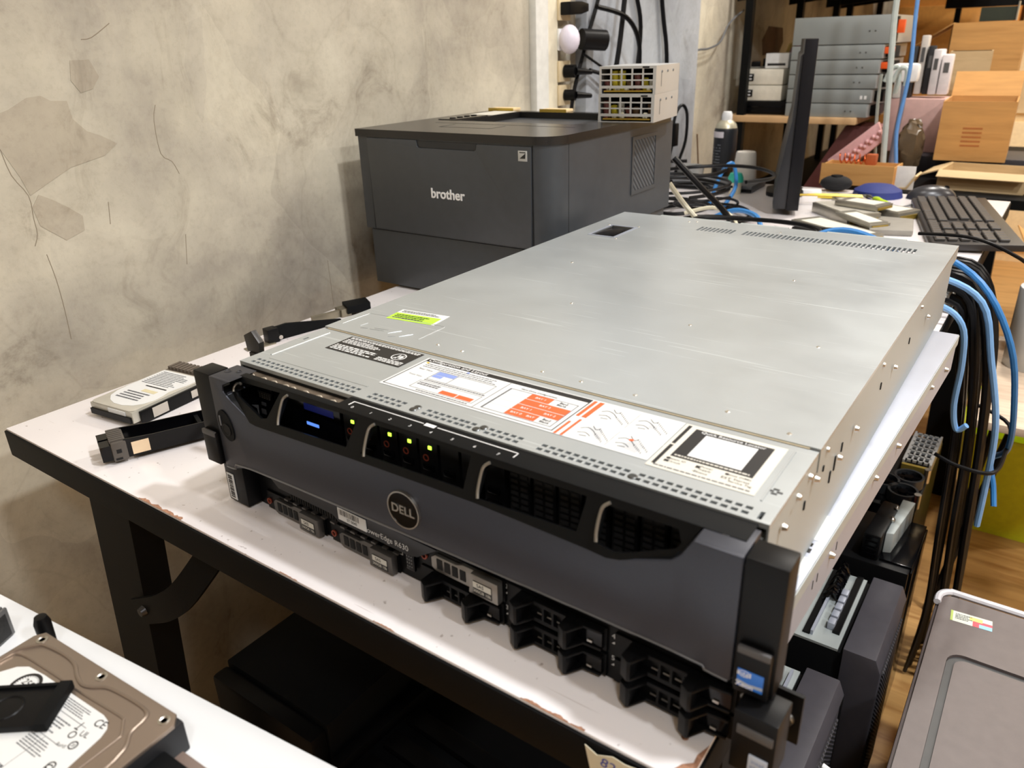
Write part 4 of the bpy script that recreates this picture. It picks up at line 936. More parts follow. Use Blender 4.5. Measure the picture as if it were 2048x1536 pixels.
obj('drive_body', B().box(0, HL, -HW, 0, 0, HT-.0035, bev=.0015), M('drive_cast', srgb(40, 41, 44), .45, .4), HD)
obj('drive_lid', B().prism([(.004, 0), (HL-.006, 0), (HL, -.006), (HL, -HW+.004), (HL-.004, -HW), (.004, -HW), (0, -HW+.004), (0, -.006)], 'z', HT-.004, HT-.0012, bev=.0008), BRZ, HD)
def ridge(pts, r=.0013): return B().tube([(x_, y_, HT-.0014) for x_, y_ in pts], r, 8, 4)
obj('outer_ridge', ridge([(.003, -.032), (.004, -.020), (.011, -.011), (.017, -.0075), (.036, -.006), (.050, -.0075), (.061, -.0125), (.0705, -.0150), (.078, -.0135), (.0864, -.0090), (.0975, -.0075), (.113, -.0070), (.122, -.0075), (.127, -.0095), (.129, -.014), (.1305, -.0225), (.136, -.0285), (.1385, -.034), (.1405, -.048), (.141, -.095)], .0014), BRZ, HD)
obj('inner_ridge', ridge([(.006, -.036), (.0065, -.026), (.0115, -.0200), (.042, -.0190), (.079, -.0190), (.114, -.0180), (.1195, -.0200), (.1268, -.0260), (.1278, -.030), (.1275, -.05), (.127, -.095)], .0010), BRZ, HD)
sc3 = B()
for x_, y_ in ((.009, -.0055), (.075, -.0050), (.139, -.0068), (.141, -.094)):
    sc3.lathe([(.0038, -.0012), (.0036, .0003), (.0026, .0006), (.0018, .0), (0, 0)], (x_, y_, HT-.0012), 16)
obj('lid_screw', sc3, CHROME, HD)
zl = HT-.0012
lp = [(.020, -.0275), (.0266, -.0235), (.0426, -.0225), (.0773, -.0225), (.105, -.0225), (.111, -.0238), (.1160, -.0275), (.1185, -.033), (.1213, -.052), (.1225, -.06), (.1225, -.096), (.016, -.096), (.013, -.045), (.0145, -.036)]
l_ = obj('drive_label', B().prism(lp, 'z', zl, zl+.0003), LABW, HD)
zz = zl+.00032
cx, cy = .0405, -.0335
dl = B(); 
dl.plate([[(cx+.0098*math.cos(a), cy+.0098*math.sin(a)) for a in ang], [(cx+.0078*math.cos(a), cy+.0078*math.sin(a)) for a in ang]], ((0, 0, zz+.0001), X, Y), .0001)
obj('dial_ring', dl, INK, l_)
tk = B()
for i in range(26):
    a = i*.2; tk.tube([(cx+.0068*math.cos(a), cy+.0068*math.sin(a), zz), (cx+.0078*math.cos(a), cy+.0078*math.sin(a), zz)], .00025, 4, 1)
obj('dial_tick', tk, INK, l_)
text('dial_text', '250', .0062, (cx, cy+.0018, zz), X, Y, INK, l_, False, depth=.0001, bold=.015)
text('dial_text', 'GB', .0042, (cx+.0008, cy-.0035, zz), X, Y, INK, l_, False, depth=.0001, bold=.015)
for (a, b_, c_, d_, n_) in ((.072, .100, -.0315, -.0245, 5), (.080, .104, -.060, -.050, 6), (.060, .098, -.046, -.036, 5), (.04, .09, -.094, -.070, 6)):
    obj('printed_text', fake_lines(a, b_, c_, d_, n_, zz, .4, .0008, .003), INKG, l_)
obj('printed_line', rects([(.066, .105, -.0335, -.0332), (.066, .0662, -.05, -.0332), (.078, .104, -.0485, -.0482), (.09, .0902, -.09, -.0482)], zz), INKG, l_)
mk = B()
for x_, y_, r_ in ((.1025, -.040, .0024), (.110, -.0440, .0028), (.1125, -.058, .0028)):
    mk.plate([[(x_+r_*math.cos(a), y_+r_*math.sin(a)) for a in ang], [(x_+r_*.72*math.cos(a), y_+r_*.72*math.sin(a)) for a in ang]], ((0, 0, zz+.0001), X, Y), .0001)
mk.box(.1000, .1006, -.0365, -.0315, zz, zz+.0001).box(.0988, .1020, -.0370, -.0363, zz, zz+.0001)
obj('approval_mark', mk, INK, l_)
for s_, x_, y_, z_ in (('UL', .1085, -.0365, .0052), ('CE', .1095, -.0275, .0070), ('RoHS', .1040, -.0475, .0030), ('C', .1120, -.0600, .0070), ('20', .110, -.0440, .0028)):
    text('approval_text', s_, z_, (x_, y_, zz), (1, .15, 0), (-.15, 1, 0), INK, l_, False, depth=.0001, bold=.012)
dm = []
for i in range(12):
    for j in range(10):
        if random.random() < .5: dm.append((.034+i*.0016, .0356+i*.0016, -.088+j*.0016, -.0864+j*.0016))
obj('pink_print', rects([(.072, .086, -.0475, -.0442)], zz), M('label_pink', srgb(236, 200, 206), .5), l_)
# black drive cover plate lying across the drive
CP = thing('drive_cover_plate', 'thin black plastic cover plate lying across the 250 GB drive', 'plate', (-.1075, -.2350, nz+HT-.0008), math.radians(38))
obj('plate', B().box(-.085, -.002, -.0155, .0150, 0, .0045, bev=.0006), BLK, CP)
obj('raised_edge', B().box(-.0075, .0, -.0165, .0170, .0003, .0062, bev=.0006), BLKM, CP)
obj('rim', B().box(-.085, -.0078, .0135, .0158, .0040, .0060), BLKM, CP)
obj('pressed_circle', B().lathe([(.0095, .0002), (.0088, .0008), (.008, .0002)], (-.030, -.001, .0044), 28), BLK, CP)
DB = thing('ribbed_connector', 'black ribbed plug at the left picture edge on the near table', 'plug', (-.2420, -.2265, nz), math.radians(25))
obj('plug_body', B().box(-.03, .012, -.012, .012, 0, .022, bev=.002), BLK, DB)
pr_ = B()
for i in range(5): pr_.box(-.004+i*.0035, -.002+i*.0035, -.0126, .0126, .001, .0235, bev=.0005)
obj('plug_rib', pr_, M('rib_grey', srgb(90, 90, 90), .4), DB)
AD = thing('drive_adapter', 'black drive adapter plugged under the end of the 250 GB drive', 'adapter', (-.012, -.2420, nz), math.radians(2))
obj('adapter_body', B().box(-.028, .010, -.05, .030, 0, .014, bev=.002), BLKM, AD)
obj('adapter_plug', B().box(-.022, .004, .030, .037, .002, .010, bev=.001), M('adapter_brown', srgb(120, 104, 96), .5), AD)
BC = thing('plastic_clip', 'small black plastic clip on the near table by the picture bottom', 'clip', (.012, -.2040, nz), math.radians(10))
obj('clip_body', B().prism([(-.016, -.03), (.017, -.03), (.013, .002), (.004, .008), (-.008, .006), (-.014, 0)], 'z', 0, .012, bev=.0015), BLKM, BC)
single('small_plug', B().lathe([(0, 0), (.005, 0), (.0055, .022), (.004, .027), (0, .0275)], n=14), BLK, 'small black rubber plug standing behind the drive corner', 'plug', (-.2005, -.2030, nz))

# ================================================================== under the long table
PC = thing('pc_tower', 'black PC tower in the dark under the table', 'computer', (-.355, .21, 0))
obj('case', B().box(-.095, .095, -.16, .25, .01, .395, bev=.003), BLKM, PC)
obj('front_panel', B().box(-.094, .094, -.185, -.161, .012, .39, bev=.006), BLK, PC)
fz = B()
for x_, y_ in ((-.07, -.14), (.07, -.14), (-.07, .22), (.07, .22)): fz.cyl((x_, y_, 0), (x_, y_, .012), .012, n=12)
obj('foot', fz, BLKM, PC)
DC = thing('desktop_case', 'black desktop case with grooved face and white label under the table', 'computer', (-.105, .20, 0), math.radians(-3))
obj('case', B().box(-.14, .15, -.17, .2, .012, .335, bev=.003), BLKM, DC)
gv = B()
for i in range(3): gv.box(-.115+i*.0, .12, -.15+i*.042, -.125+i*.042, .334, .346, bev=.003)
obj('top_ridge', gv, BLK, DC)
obj('end_frame', B().box(-.14, -.125, -.17, .0, .334, .352, bev=.003).box(.125, .15, -.17, .0, .334, .350, bev=.003), BLK, DC)
l_ = obj('label', B().box(.0, .075, -.1698+.001, -.146, .3353, .3357), LABC, DC)
obj('foot', B().box(-.13, .14, -.16, .19, 0, .013), BLKM, DC)
l_.location.z += .011
bc = B(); x_ = .036
while x_ < .072:
    w_ = random.choice((.0005, .0009)); bc.box(x_, x_+w_, -.165, -.152, .3468, .3470); x_ += w_*2.2
obj('barcode', bc, INK, DC)

# PC towers standing beside the table with their fronts to the aisle
def tower(label, y0, y1, xf, z, body_x, seed):
    t = thing('pc_tower', label, 'computer', (xf-.15, (y0+y1)/2, 0), 0, 'computer towers lined up beside the table')
    obj('case', B().box(body_x, xf-.050, y0+.004, y1-.004, .012, z-.012, bev=.002), BLKM, t, True)
    obj('front_bezel', B().prism([(xf-.050, .012), (xf-.004, .012), (xf, .02), (xf, z-.02), (xf-.008, z), (xf-.050, z)], 'y', y0, y1, bev=.002), TWG, t, True)
    obj('mesh_panel', B().box(xf-.002, xf+.0025, y0+.022, y1-.030, .04, z-.035, bev=.001), TWM, t, True)
    obj('mesh_recess', B().box(xf-.014, xf+.0008, y1-.024, y1-.004, .05, z-.02, bev=.002), BLK, t, True)
    fz = B()
    for x_ in (body_x+.03, xf-.04):
        for y_ in (y0+.03, y1-.03): fz.cyl((x_, y_, 0), (x_, y_, .013), .012, n=10)
    obj('foot', fz, BLK, t, True)
    return t
T1 = tower('PC tower with grey top nearest the picture bottom, below the server', .300, .497, .216, .352, .062, 1)
T2 = tower('PC tower with wide grey top, in the middle of the tower row', .557, .742, .247, .352, .06, 2)
obj('audio_plug', B().cyl((.218, .40, .30), (.232, .398, .297), .004, n=10), WHITE, T1, True)
for t_, y0_, y1_ in ((T1, .305, .492), (T2, .561, .738)):
    obj('steel_top', B().box(.08, .1900 if t_ is T2 else .160, y0_, y1_, .3402, .3440), STEEL_S, t_, True)
    obj('steel_lip', B().box(.150, .1535, y0_+.01, y1_-.01, .344, .352), STEEL_L, t_, True)
br_ = B()
for i in range(5): br_.box(.166, .176, .595+i*.0185, .610+i*.0185, .344, .356, bev=.002)
obj('bracket_tooth', br_, STEEL_L, T2, True)
obj('edge_strip', B().box(.176, .185, .59, .735, .344, .349).box(.14, .149, .57, .735, .344, .347), BLK, T2, True)
ck = B()
random.seed(4)
for i in range(12): ck.tube([(.150+random.uniform(-.006, .006), .655+i*.0065, .346), (.156, .660+i*.0065, .360+random.uniform(0, .008)), (.163, .665+i*.0065, .347)], .0035, 6, 3)
obj('wire_bundle', ck, BLKG, T2, True)
T3 = thing('pc_tower', 'black glossy PC tower at the far end of the tower row', 'computer', (.15, .87, 0), 0, 'computer towers lined up beside the table')
obj('case', B().box(.05, .240, .775, .930, .012, .352, bev=.003), BLK, T3, True)
obj('top_panel', B().box(.195, .242, .79, .925, .352, .356, bev=.001), BLKG, T3, True)
obj('side_panel', B().box(.2402, .2445, .785, .925, .02, .35, bev=.001), BLKG, T3, True)
obj('foot', B().box(.07, .23, .79, .92, 0, .013), BLKM, T3, True)
DMO = thing('drive_module', 'black drive module with a silver bracket lying on the far tower', 'drive module', (.183, .83, .352), math.radians(-3))
obj('module_body', B().box(-.014, .012, -.045, .07, 0, .045, bev=.003), BLK, DMO)
ms_ = B()
for i in range(4): ms_.box(-.010, .009, -.047, -.0445, .006+i*.010, .012+i*.010)
obj('module_slot', ms_, BLKG, DMO)
obj('silver_bracket', B().prism([(.013, -.02), (.024, -.015), (.030, .10), (.010, .10)], 'z', .002, .040, bev=.002), STEEL_S, DMO)
obj('bracket_screw', B().sphere((.012, .02, .043), .005, u=10, v=6).sphere((.010, .055, .046), .004, u=10, v=6), CHROME, DMO)
FM = thing('open_chassis', 'open server chassis with black fans and a silver grille behind the towers', 'chassis', (.15, 1.16, 0))
obj('chassis_box', B().box(.03, .215, 1.0, 1.32, 0, .33, bev=.003), BLK, FM, True)
for k, (x_, y_) in enumerate(((.186, 1.035), (.186, 1.095), (.150, 1.06))):
    fr3 = obj('fan_ring', B().plate([[(.026*math.cos(a), .026*math.sin(a)) for a in ang], [(.022*math.cos(a), .022*math.sin(a)) for a in ang]], ((x_, y_, .352), X, Y), .02), M('fan_dark', srgb(40, 42, 44), .3), FM, True)
    bl = B().cyl((x_, y_, .332), (x_, y_, .350), .008, n=14)
    for i in range(7):
        a = i*.8976; bl.plate([[(.007*math.cos(a), .007*math.sin(a)), (.021*math.cos(a+.1), .021*math.sin(a+.1)), (.021*math.cos(a+.55), .021*math.sin(a+.55)), (.007*math.cos(a+.6), .007*math.sin(a+.6))]], ((x_, y_, .347), X, Y), .001)
    obj('fan_rotor', bl, BLKG, fr3, True)
sg = B()
for i in range(5): sg.box(.168+i*.010, .171+i*.010, 1.15, 1.28, .352, .357)
for i in range(7): sg.box(.168, .211, 1.15+i*.021, 1.154+i*.021, .352, .357)
sg.box(.164, .168, 1.145, 1.285, .33, .357).box(.211, .215, 1.145, 1.285, .33, .357)
obj('silver_grille', sg, PSM, FM, True)
obj('gold_strip', B().box(.165, .213, 1.136, 1.143, .33, .352), BRASS, FM, True)
obj('thumb_screw', B().cyl((.212, 1.02, .33), (.212, 1.02, .358), .006, n=14).cyl((.212, 1.125, .33), (.212, 1.125, .358), .006, n=14), CHROME, FM, True)
obj('red_tab', B().box(.19, .205, .995, 1.0, .30, .34), M('red_plastic', srgb(170, 40, 60), .4), FM, True)

# ================================================================== taupe lidded box bottom right
BX = thing('storage_box', 'taupe plastic box with recessed lid and white rim at bottom right', 'box', (.42, .52, 0))
tz = .345; TAU = M('taupe_plastic', srgb(96, 86, 84), .42, bump=(1500, .12)); TAUD = M('taupe_dark', srgb(70, 70, 70), .5)
obj('box_body', B().box(.292, .60, .12, .765, .002, tz-.03, bev=.01), TAU, BX, True)
obj('box_lid', B().prism(rrect(.284, .60, .115, .772, .020, 6), 'z', tz-.034, tz-.006, bev=.003), TAU, BX, True)
inn = rrect(.315, .575, .15, .640, .02, 6); 
obj('lid_panel', B().plate([rrect(.289, .595, .12, .766, .018, 6), inn], ((0, 0, tz), X, Y), .008), TAU, BX, True)
obj('panel_groove', B().plate([rrect(.3155, .5745, .1505, .6395, .0195, 6), rrect(.325, .565, .16, .630, .014, 6)], ((0, 0, tz-.004), X, Y), .003), TAUD, BX, True)
obj('panel_field', B().plate([rrect(.3245, .5655, .1595, .6305, .0145, 6)], ((0, 0, tz-.001), X, Y), .006), TAU, BX, True)
obj('white_rim', B().tube([(.286, .740, tz+.001), (.287, .760, tz+.001), (.300, .7735, tz+.001), (.33, .7745, tz+.001), (.60, .7745, tz+.001)], .005, 8, 4), M('rim_white', srgb(214, 212, 216), .4), BX, True)
mq = Matrix.Translation((.3285, .722, tz)) @ Matrix.Rotation(math.radians(4), 4, 'Z')
st = obj('sticker', B().box(-.022, .03, -.012, .012, 0, .0003, m=mq), M('sticker_pale', srgb(216, 220, 206), .4), BX, True, 'white, red and yellow sticker')
for nm, col, a in (('red', srgb(222, 78, 92), (.006, .030, -.012, .002)), ('yellow', srgb(232, 216, 120), (.002, .018, .0, .008)), ('blue', srgb(140, 196, 226), (.014, .030, -.012, -.004)), ('green', srgb(170, 190, 90), (-.022, -.019, -.012, .012))):
    obj('sticker_patch', B().box(a[0], a[1], a[2], a[3], .0003+.0001*len(nm)/6, .0004+.0001*len(nm)/6, m=mq), M('sticker_'+nm, col, .4), st, True)
bq = fake_lines(-.016, .006, -.006, .008, 4, .0006, .4, .001, .004); bq.xf(mq); obj('sticker_text', bq, INKG, st, True)

# ================================================================== right edge: bin, side table, film roll, hanging cables
BN = thing('plastic_bin', 'lime green plastic bin on the wooden floor', 'bin', (.362, 1.70, 0))
gm = M('lime_plastic', srgb(214, 228, 44), .4)
def frus(a0, a1, z0, z1, b=None, wy=1.0, n=6, r=.3):
    b = b or B(); return b
lo_p = rrect(-.105, .105, -.13, .13, .03, 6); hi_p = rrect(-.13, .13, -.155, .155, .035, 6)
b = B(); Av = [b.bm.verts.new((x_, y_, 0)) for x_, y_ in lo_p]; Cv = [b.bm.verts.new((x_, y_, .26)) for x_, y_ in hi_p]; Ci = [b.bm.verts.new((x_*.95, y_*.95, .26)) for x_, y_ in hi_p]; Ai = [b.bm.verts.new((x_*.94, y_*.94, .006)) for x_, y_ in lo_p]; n_ = len(lo_p)
for i in range(n_):
    j = (i+1) % n_
    b.bm.faces.new((Av[i], Av[j], Cv[j], Cv[i])); b.bm.faces.new((Cv[i], Cv[j], Ci[j], Ci[i])); b.bm.faces.new((Ci[i], Ci[j], Ai[j], Ai[i]))
b.bm.faces.new(Av[::-1]); b.bm.faces.new(Ai); bmesh.ops.recalc_face_normals(b.bm, faces=b.bm.faces[:])
obj('bin_body', b, gm, BN)
obj('bin_rim', B().tube([(x_*1.01, y_*1.01, .258) for x_, y_ in hi_p]+[(hi_p[0][0]*1.01, hi_p[0][1]*1.01, .258)], .006, 8, 1), gm, BN)
ST = thing('side_table', 'small pale wood side table with thin black slanted legs', 'table', (.46, 1.30, 0))
obj('tabletop', B().box(.262, .70, 1.075, 1.56, .485, .5, bev=.002), WOODL, ST, True)
for a, c_ in (((.325, 1.10, .485), (.262, 1.19, .004)), ((.64, 1.10, .485), (.70, 1.19, .004)), ((.31, 1.53, .485), (.27, 1.47, .004)), ((.64, 1.53, .485), (.70, 1.47, .004))):
    L_ = obj('leg', B().cyl(a, c_, .0075, n=10), LEGM, ST, True)
    obj('foot', B().cyl((c_[0], c_[1], 0), (c_[0], c_[1], .018), .010, .0088, 12), BLK, L_, True)
FR = thing('film_roll', 'roll of clear stretch film standing on the side table', 'film roll', (.333, 1.40, .5))
obj('film', B().lathe([(.022, 0), (.052, 0), (.053, .002), (.053, .158), (.052, .16), (.022, .16)], n=32), M('stretch_film', srgb(206, 208, 208), .22, noise=(25, .06)), FR)
obj('core', B().lathe([(.018, -.0), (.022, 0), (.022, .175), (.018, .175), (.018, .0)], n=24), CARD, FR)

CB = M('cable_black', srgb(13, 13, 15), .4, spec=.2); CBL = M('cable_blue', srgb(52, 122, 186), .4); CLB = M('cable_sky', srgb(122, 170, 222), .4); CW = M('cable_ivory', srgb(206, 200, 176), .45); CG2 = M('cable_grey', srgb(96, 98, 102), .45)
def cable(pts, r, mat, label, group=None, sub=5, name='cable'):
    base = Vector(pts[0]); o = obj(name, B().tube([Vector(p)-base for p in pts], r, 8, sub), mat); o.location = base
    return tag(o, label, 'cable', group)
random.seed(21)
g_ = 'black cables hanging off the table edge'
k_ = 0
for row in range(3):
    for i in range(6):
        r_ = (.0036, .0046, .0058)[(i*2+row) % 3]; o = i*.021+row*.006; w_ = row*.0175
        f = lambda z_: .018*math.sin(z_*13+row*.9+i*.4)
        cable([(.075, .90+o, .7575+row*.014), (.15, .865+o, .763+row*.015), (.2225+w_*.3, .845+o, .764+row*.015), (.2365+w_, .84+o+f(.7), .70), (.252+w_, .85+o*1.02+f(.56)*1.3, .56), (.262+w_, .88+o*1.0+f(.38), .38), (.268+w_*1.1, .93+o*.9, .18), (.256+w_*1.2+i*.003, .97+o*1.2, .008)], r_, CB, 'black cable hanging in the bundle off the table edge by the lower server', g_)
cable([(.08, .94, .822), (.17, .89, .826), (.245, .845, .800), (.296, .842, .72), (.318, .87, .62), (.324, .92, .53), (.306, .985, .475), (.318, .985, .43), (.326, .97, .40)], .0045, CBL, 'dark blue network cable looping in front of the hanging bundle')
cable([(.10, .815, .812), (.19, .81, .812), (.252, .822, .780), (.278, .826, .70), (.302, .836, .60), (.308, .85, .50), (.310, .86, .42)], .0045, CLB, 'sky blue network cable hanging straight down the bundle')
cable([(.12, .80, .775), (.2, .79, .778), (.236, .792, .755), (.246, .80, .70), (.247, .81, .63), (.256, .818, .59), (.268, .816, .60)], .0042, CLB, 'sky blue network cable in a short loop beside the server corner')
cable([(.14, .98, .830), (.21, .95, .838), (.262, .93, .828), (.306, .96, .79), (.332, .99, .71), (.334, 1.0, .62)], .0028, CB, 'thin black wire curling out above the hanging bundle')
cable([(.236, .826, .54), (.268, .820, .532), (.312, .83, .528), (.322, .90, .53), (.318, .99, .54), (.27, 1.02, .55)], .003, CB, 'thin black wire wrapped round the hanging bundle')
RJ = thing('network_plug', 'white network plug on the table edge below the keyboard', 'plug', (.16, 1.06, TZ+.001), .5)
obj('plug_body', B().box(-.006, .006, -.011, .011, .0, .009, bev=.001), M('clear_white', srgb(226, 230, 232), .25), RJ)
obj('plug_tab', B().box(-.003, .003, -.014, .004, .009, .011), M('clear_white'), RJ)
# connectors on the rear bundle
for k, (x_, y_, z_, a_) in enumerate(((.16, .80, .765, .4), (.185, .86, .755, -.3))):
    q = thing('white_connector', ('white power connector lying behind the lower server', 'white ribbed connector at the table edge under the cables')[k], 'connector', (x_, y_, TZ+.001), a_)
    obj('connector_body', B().box(-.022, .022, -.03, .03, 0, .024, bev=.002), M('connector_white', srgb(220, 220, 214), .4), q)
    rr = B()
    for i in range(5): rr.box(-.0225, .0225, -.022+i*.009, -.018+i*.009, .0235, .026)
    obj('connector_rib', rr, M('connector_grey', srgb(170, 170, 166), .4), q)

# ================================================================== keyboard and mouse
KB = thing('keyboard', 'worn black keyboard overhanging the far right table corner', 'keyboard', (.0225, 1.668, TZ), math.radians(-76.5))
# local x runs along the long side from the far end to the near end, local y across
KL, KW = .468, .150
km = M('key_dark', srgb(70, 66, 62), .45, noise=(40, .15)); kb3 = M('keyboard_body', srgb(40, 38, 38), .4)
obj('keyboard_body', B().prism([(0, .002), (KW, .008), (KW, .020), (.004, .014), (0, .010)], 'x', 0, KL, bev=.0015), kb3, KB)
keyme = mesh_of(B().box(-.0082, .0082, -.0080, .0080, 0, .006, bev=.0014, seg=1), 'key'); keyme.materials.append(km)
keyw = mesh_of(B().box(-.017, .017, -.0080, .0080, 0, .006, bev=.0014, seg=1), 'key'); keyw.materials.append(km)
spacem = mesh_of(B().box(-.055, .055, -.0080, .0080, 0, .006, bev=.0014, seg=1), 'key'); spacem.materials.append(km)
def key(x_, y_, me=keyme):
    o = bpy.data.objects.new('key', me); COL.objects.link(o); o.parent = KB; o.location = (x_, y_, .0135+.006*y_/KW*1.0)
for r_ in range(6):
    y_ = .018+r_*.0205
    xs_ = [.016+i*.0192 for i in range(23)]
    if r_ == 0:
        for x_ in (.016, .036, .056): key(x_, y_)
        key(.125, y_, spacem)
        for x_ in (.195, .215, .235, .255): key(x_, y_)
        for x_ in xs_[14:23]: key(x_, y_)
    else:
        for i, x_ in enumerate(xs_):
            if i == 14 or i == 18: continue
            if r_ in (2, 3) and i == 13: continue
            key(x_, y_)
MS = thing('computer_mouse', 'black computer mouse on the table end behind the keyboard', 'mouse', (.052, 1.755, TZ), math.radians(-68))
b = B().sphere((0, 0, 0), .5, (.062, .112, .066), 24, 14)
bmesh.ops.bisect_plane(b.bm, geom=b.bm.verts[:]+b.bm.edges[:]+b.bm.faces[:], plane_co=(0, 0, 0.0005), plane_no=(0, 0, -1), clear_outer=True)
bmesh.ops.holes_fill(b.bm, edges=[e for e in b.bm.edges if e.is_boundary], sides=0)
obj('mouse_body', b, M('mouse_shell', srgb(44, 44, 48), .3), MS)
obj('scroll_wheel', B().cyl((-.003, .03, .026), (.003, .03, .026), .006, n=16), BLK, MS)
cable([(.06, 1.70, .755), (.02, 1.62, .753), (.0, 1.55, .753), (-.03, 1.50, .753), (.02, 1.44, .753), (-.02, 1.36, .753)], .0016, CG2, 'thin grey mouse cord on the white table top')

# ================================================================== monitor seen edge-on
MO = thing('monitor', 'black monitor seen edge-on behind the server', 'monitor', (-.176, 1.405, TZ), math.radians(17))
# local +y runs away from the viewer along the panel
obj('panel', B().box(-.012, .014, 0, .50, .012, .362, bev=.002), M('monitor_edge', srgb(14, 14, 19), .4, spec=.25), MO)
obj('rear_shell', B().prism([(-.012, .014), (-.012, .335), (-.017, .330), (-.020, .20), (-.034, .10), (-.042, .03), (-.040, .014)], 'y', .006, .44, bev=.002), M('monitor_shell', srgb(36, 37, 41), .45), MO)
obj('stand_base', B().prism(rrect(-.060, .030, .22, .36, .04, 6), 'z', 0, .011, bev=.003), BLK, MO)

# ================================================================== clutter on the table behind the server
SP = thing('spray_can', 'black aerosol can with white cap behind the printer', 'can', (-.510, 1.86, TZ))
obj('can_body', B().lathe([(0, 0), (.031, 0), (.0325, .003), (.0325, .130), (.030, .137), (.0, .137)], n=28), M('can_black', srgb(34, 36, 40), .35), SP)
obj('can_shoulder', B().lathe([(.0302, .1365), (.027, .147), (.0165, .157), (.0, .157)], n=28), M('can_beige', srgb(196, 190, 166), .35, .4), SP)
obj('can_cap', B().lathe([(.0145, .156), (.0145, .172), (.011, .180), (.0, .181)], n=20), WHITE, SP)
bq = B().lathe([(.0328, .112), (.0328, .127)], n=28); 
wl = B()
for i in range(7):
    a = -2.5+i*.17; wl.box(-.003, .003, -.0004, .0002, .112, .128, m=Matrix.Rotation(a+math.pi/2, 4, 'Z') @ Matrix.Translation((0, -.0328, 0)))
bq.bm.free(); obj('can_label', wl, M('can_label_white', srgb(220, 214, 220), .4), SP)
wl = B()
for j in range(8):
    for i in range(6):
        if random.random() < .75: wl.box(-.0022, .0022, -.0003, .0001, .035+j*.008, .0375+j*.008, m=Matrix.Rotation(-2.45+i*.16+math.pi/2, 4, 'Z') @ Matrix.Translation((0, -.0328, 0)))
obj('can_print', wl, M('can_print_grey', srgb(110, 114, 120), .4), SP)
TB = thing('plastic_tub', 'low clear plastic tub with white contents by the wall', 'tub', (-.585, 1.80, TZ))
obj('tub_wall', B().lathe([(.0, 0), (.036, 0), (.040, .034), (.042, .036), (.038, .036), (.034, .002), (0, .002)], n=28), M('frosted_plastic', srgb(196, 196, 192), .25, trans=.35), TB)
obj('white_lump', B().sphere((0, 0, .014), .024, (1, 1, .55)), M('cotton_white', srgb(232, 228, 226), .8), TB)
CU = thing('paper_cup', 'white upturned cup beside the aerosol can', 'cup', (-.410, 1.755, TZ))
obj('cup_body', B().lathe([(.033, 0), (.034, .002), (.026, .085), (.024, .088), (0, .088)], n=28), M('cup_white', srgb(226, 222, 214), .5), CU)
obj('cup_stand', B().lathe([(.034, -.0), (.036, .001), (.034, .006)], n=28), WHITE, CU)
TC = thing('teal_cap', 'teal plastic cap among the cables near the monitor', 'cap', (-.385, 1.62, TZ+.030), .4)
obj('cap_body', B().lathe([(.0, .024), (.014, .022), (.019, .012), (.020, 0), (0, 0)], n=20), M('teal_plastic', srgb(56, 184, 160), .35), TC)
obj('cap_neck', B().lathe([(.016, 0), (.015, -.03), (0, -.03)], n=20), M('cap_cream', srgb(220, 214, 190), .5), TC)
# grey equipment block behind the cables
GB = thing('grey_case', 'low dark grey case behind the cable tangle', 'case', (-.49, 1.70, TZ), .05)
obj('case_body', B().box(-.14, .14, -.07, .06, 0, .018, bev=.003), M('case_grey', srgb(84, 86, 90), .5), GB)
obj('case_edge', B().box(-.14, .14, -.0725, -.0705, .003, .010), BLK, GB)
random.seed(5)
g2 = 'black cables tangled on the table between printer and monitor'
for i in range(10):
    cx_, cy_ = -.36+random.uniform(-.05, .05), 1.24+random.uniform(-.05, .10); rr_ = random.uniform(.05, .10); ph = random.uniform(0, 6.28); zb_ = TZ+.006+i*.0115
    pts = [(cx_+rr_*math.cos(ph+a)*1.25, cy_+rr_*math.sin(ph+a)*1.3, zb_+.0015*math.sin(3*a+i)) for a in [k*.62 for k in range(9)]]
    cable(pts, random.choice((.003, .0040, .0044)), CB, 'black cable coiled in the tangle between printer and monitor', g2)
g3 = 'black cables lying behind the server'
for i in range(8):
    cx_, cy_ = -.10+random.uniform(-.06, .06), .98+random.uniform(-.03, .05); rr_ = random.uniform(.05, .08); ph = random.uniform(0, 6.28); zb_ = TZ+.005+i*.0088
    pts = [(cx_+rr_*math.cos(ph+a)*1.7, cy_+rr_*math.sin(ph+a)*.8, zb_+.001*math.sin(3*a+i)) for a in [k*.62 for k in range(9)]]
    cable(pts, (.0034, .0040)[i % 2], CB, 'black cable lying in the loose coils behind the server', g3)
cable([(-.285, 1.00, .92), (-.24, 1.02, .87), (-.20, 1.06, .815), (-.17, 1.05, .775), (-.13, 1.02, .757)], .0058, CB, 'thick black cable sloping down from behind the printer')
cable([(-.30, 1.02, .87), (-.27, 1.03, .83), (-.22, 1.02, .79), (-.17, .98, .765), (-.12, .93, .757)], .0048, CW, 'ivory cable sloping down behind the printer')
cable([(-.30, 1.10, .80), (-.25, 1.12, .812), (-.2, 1.10, .80), (-.17, 1.05, .775), (-.16, 1.0, .757)], .0038, CW, 'second ivory cable arching low behind the printer')
cable([(-.27, 1.15, .78), (-.22, 1.16, .802), (-.17, 1.14, .80), (-.14, 1.09, .785), (-.12, 1.05, .762)], .005, CBL, 'blue network cable low in the tangle behind the printer')
cable([(-.36, 1.38, .76), (-.35, 1.42, .83), (-.335, 1.45, .85), (-.32, 1.44, .80), (-.33, 1.40, .76)], .0045, CBL, 'blue cable loop upright in the tangle by the monitor foot')
cable([(-.06, .90, .757), (-.03, .93, .80), (.02, .96, .826), (.08, .95, .822), (.14, .90, .80), (.17, .84, .765)], .0055, CBL, 'blue network cable arching behind the server next to the keyboard')
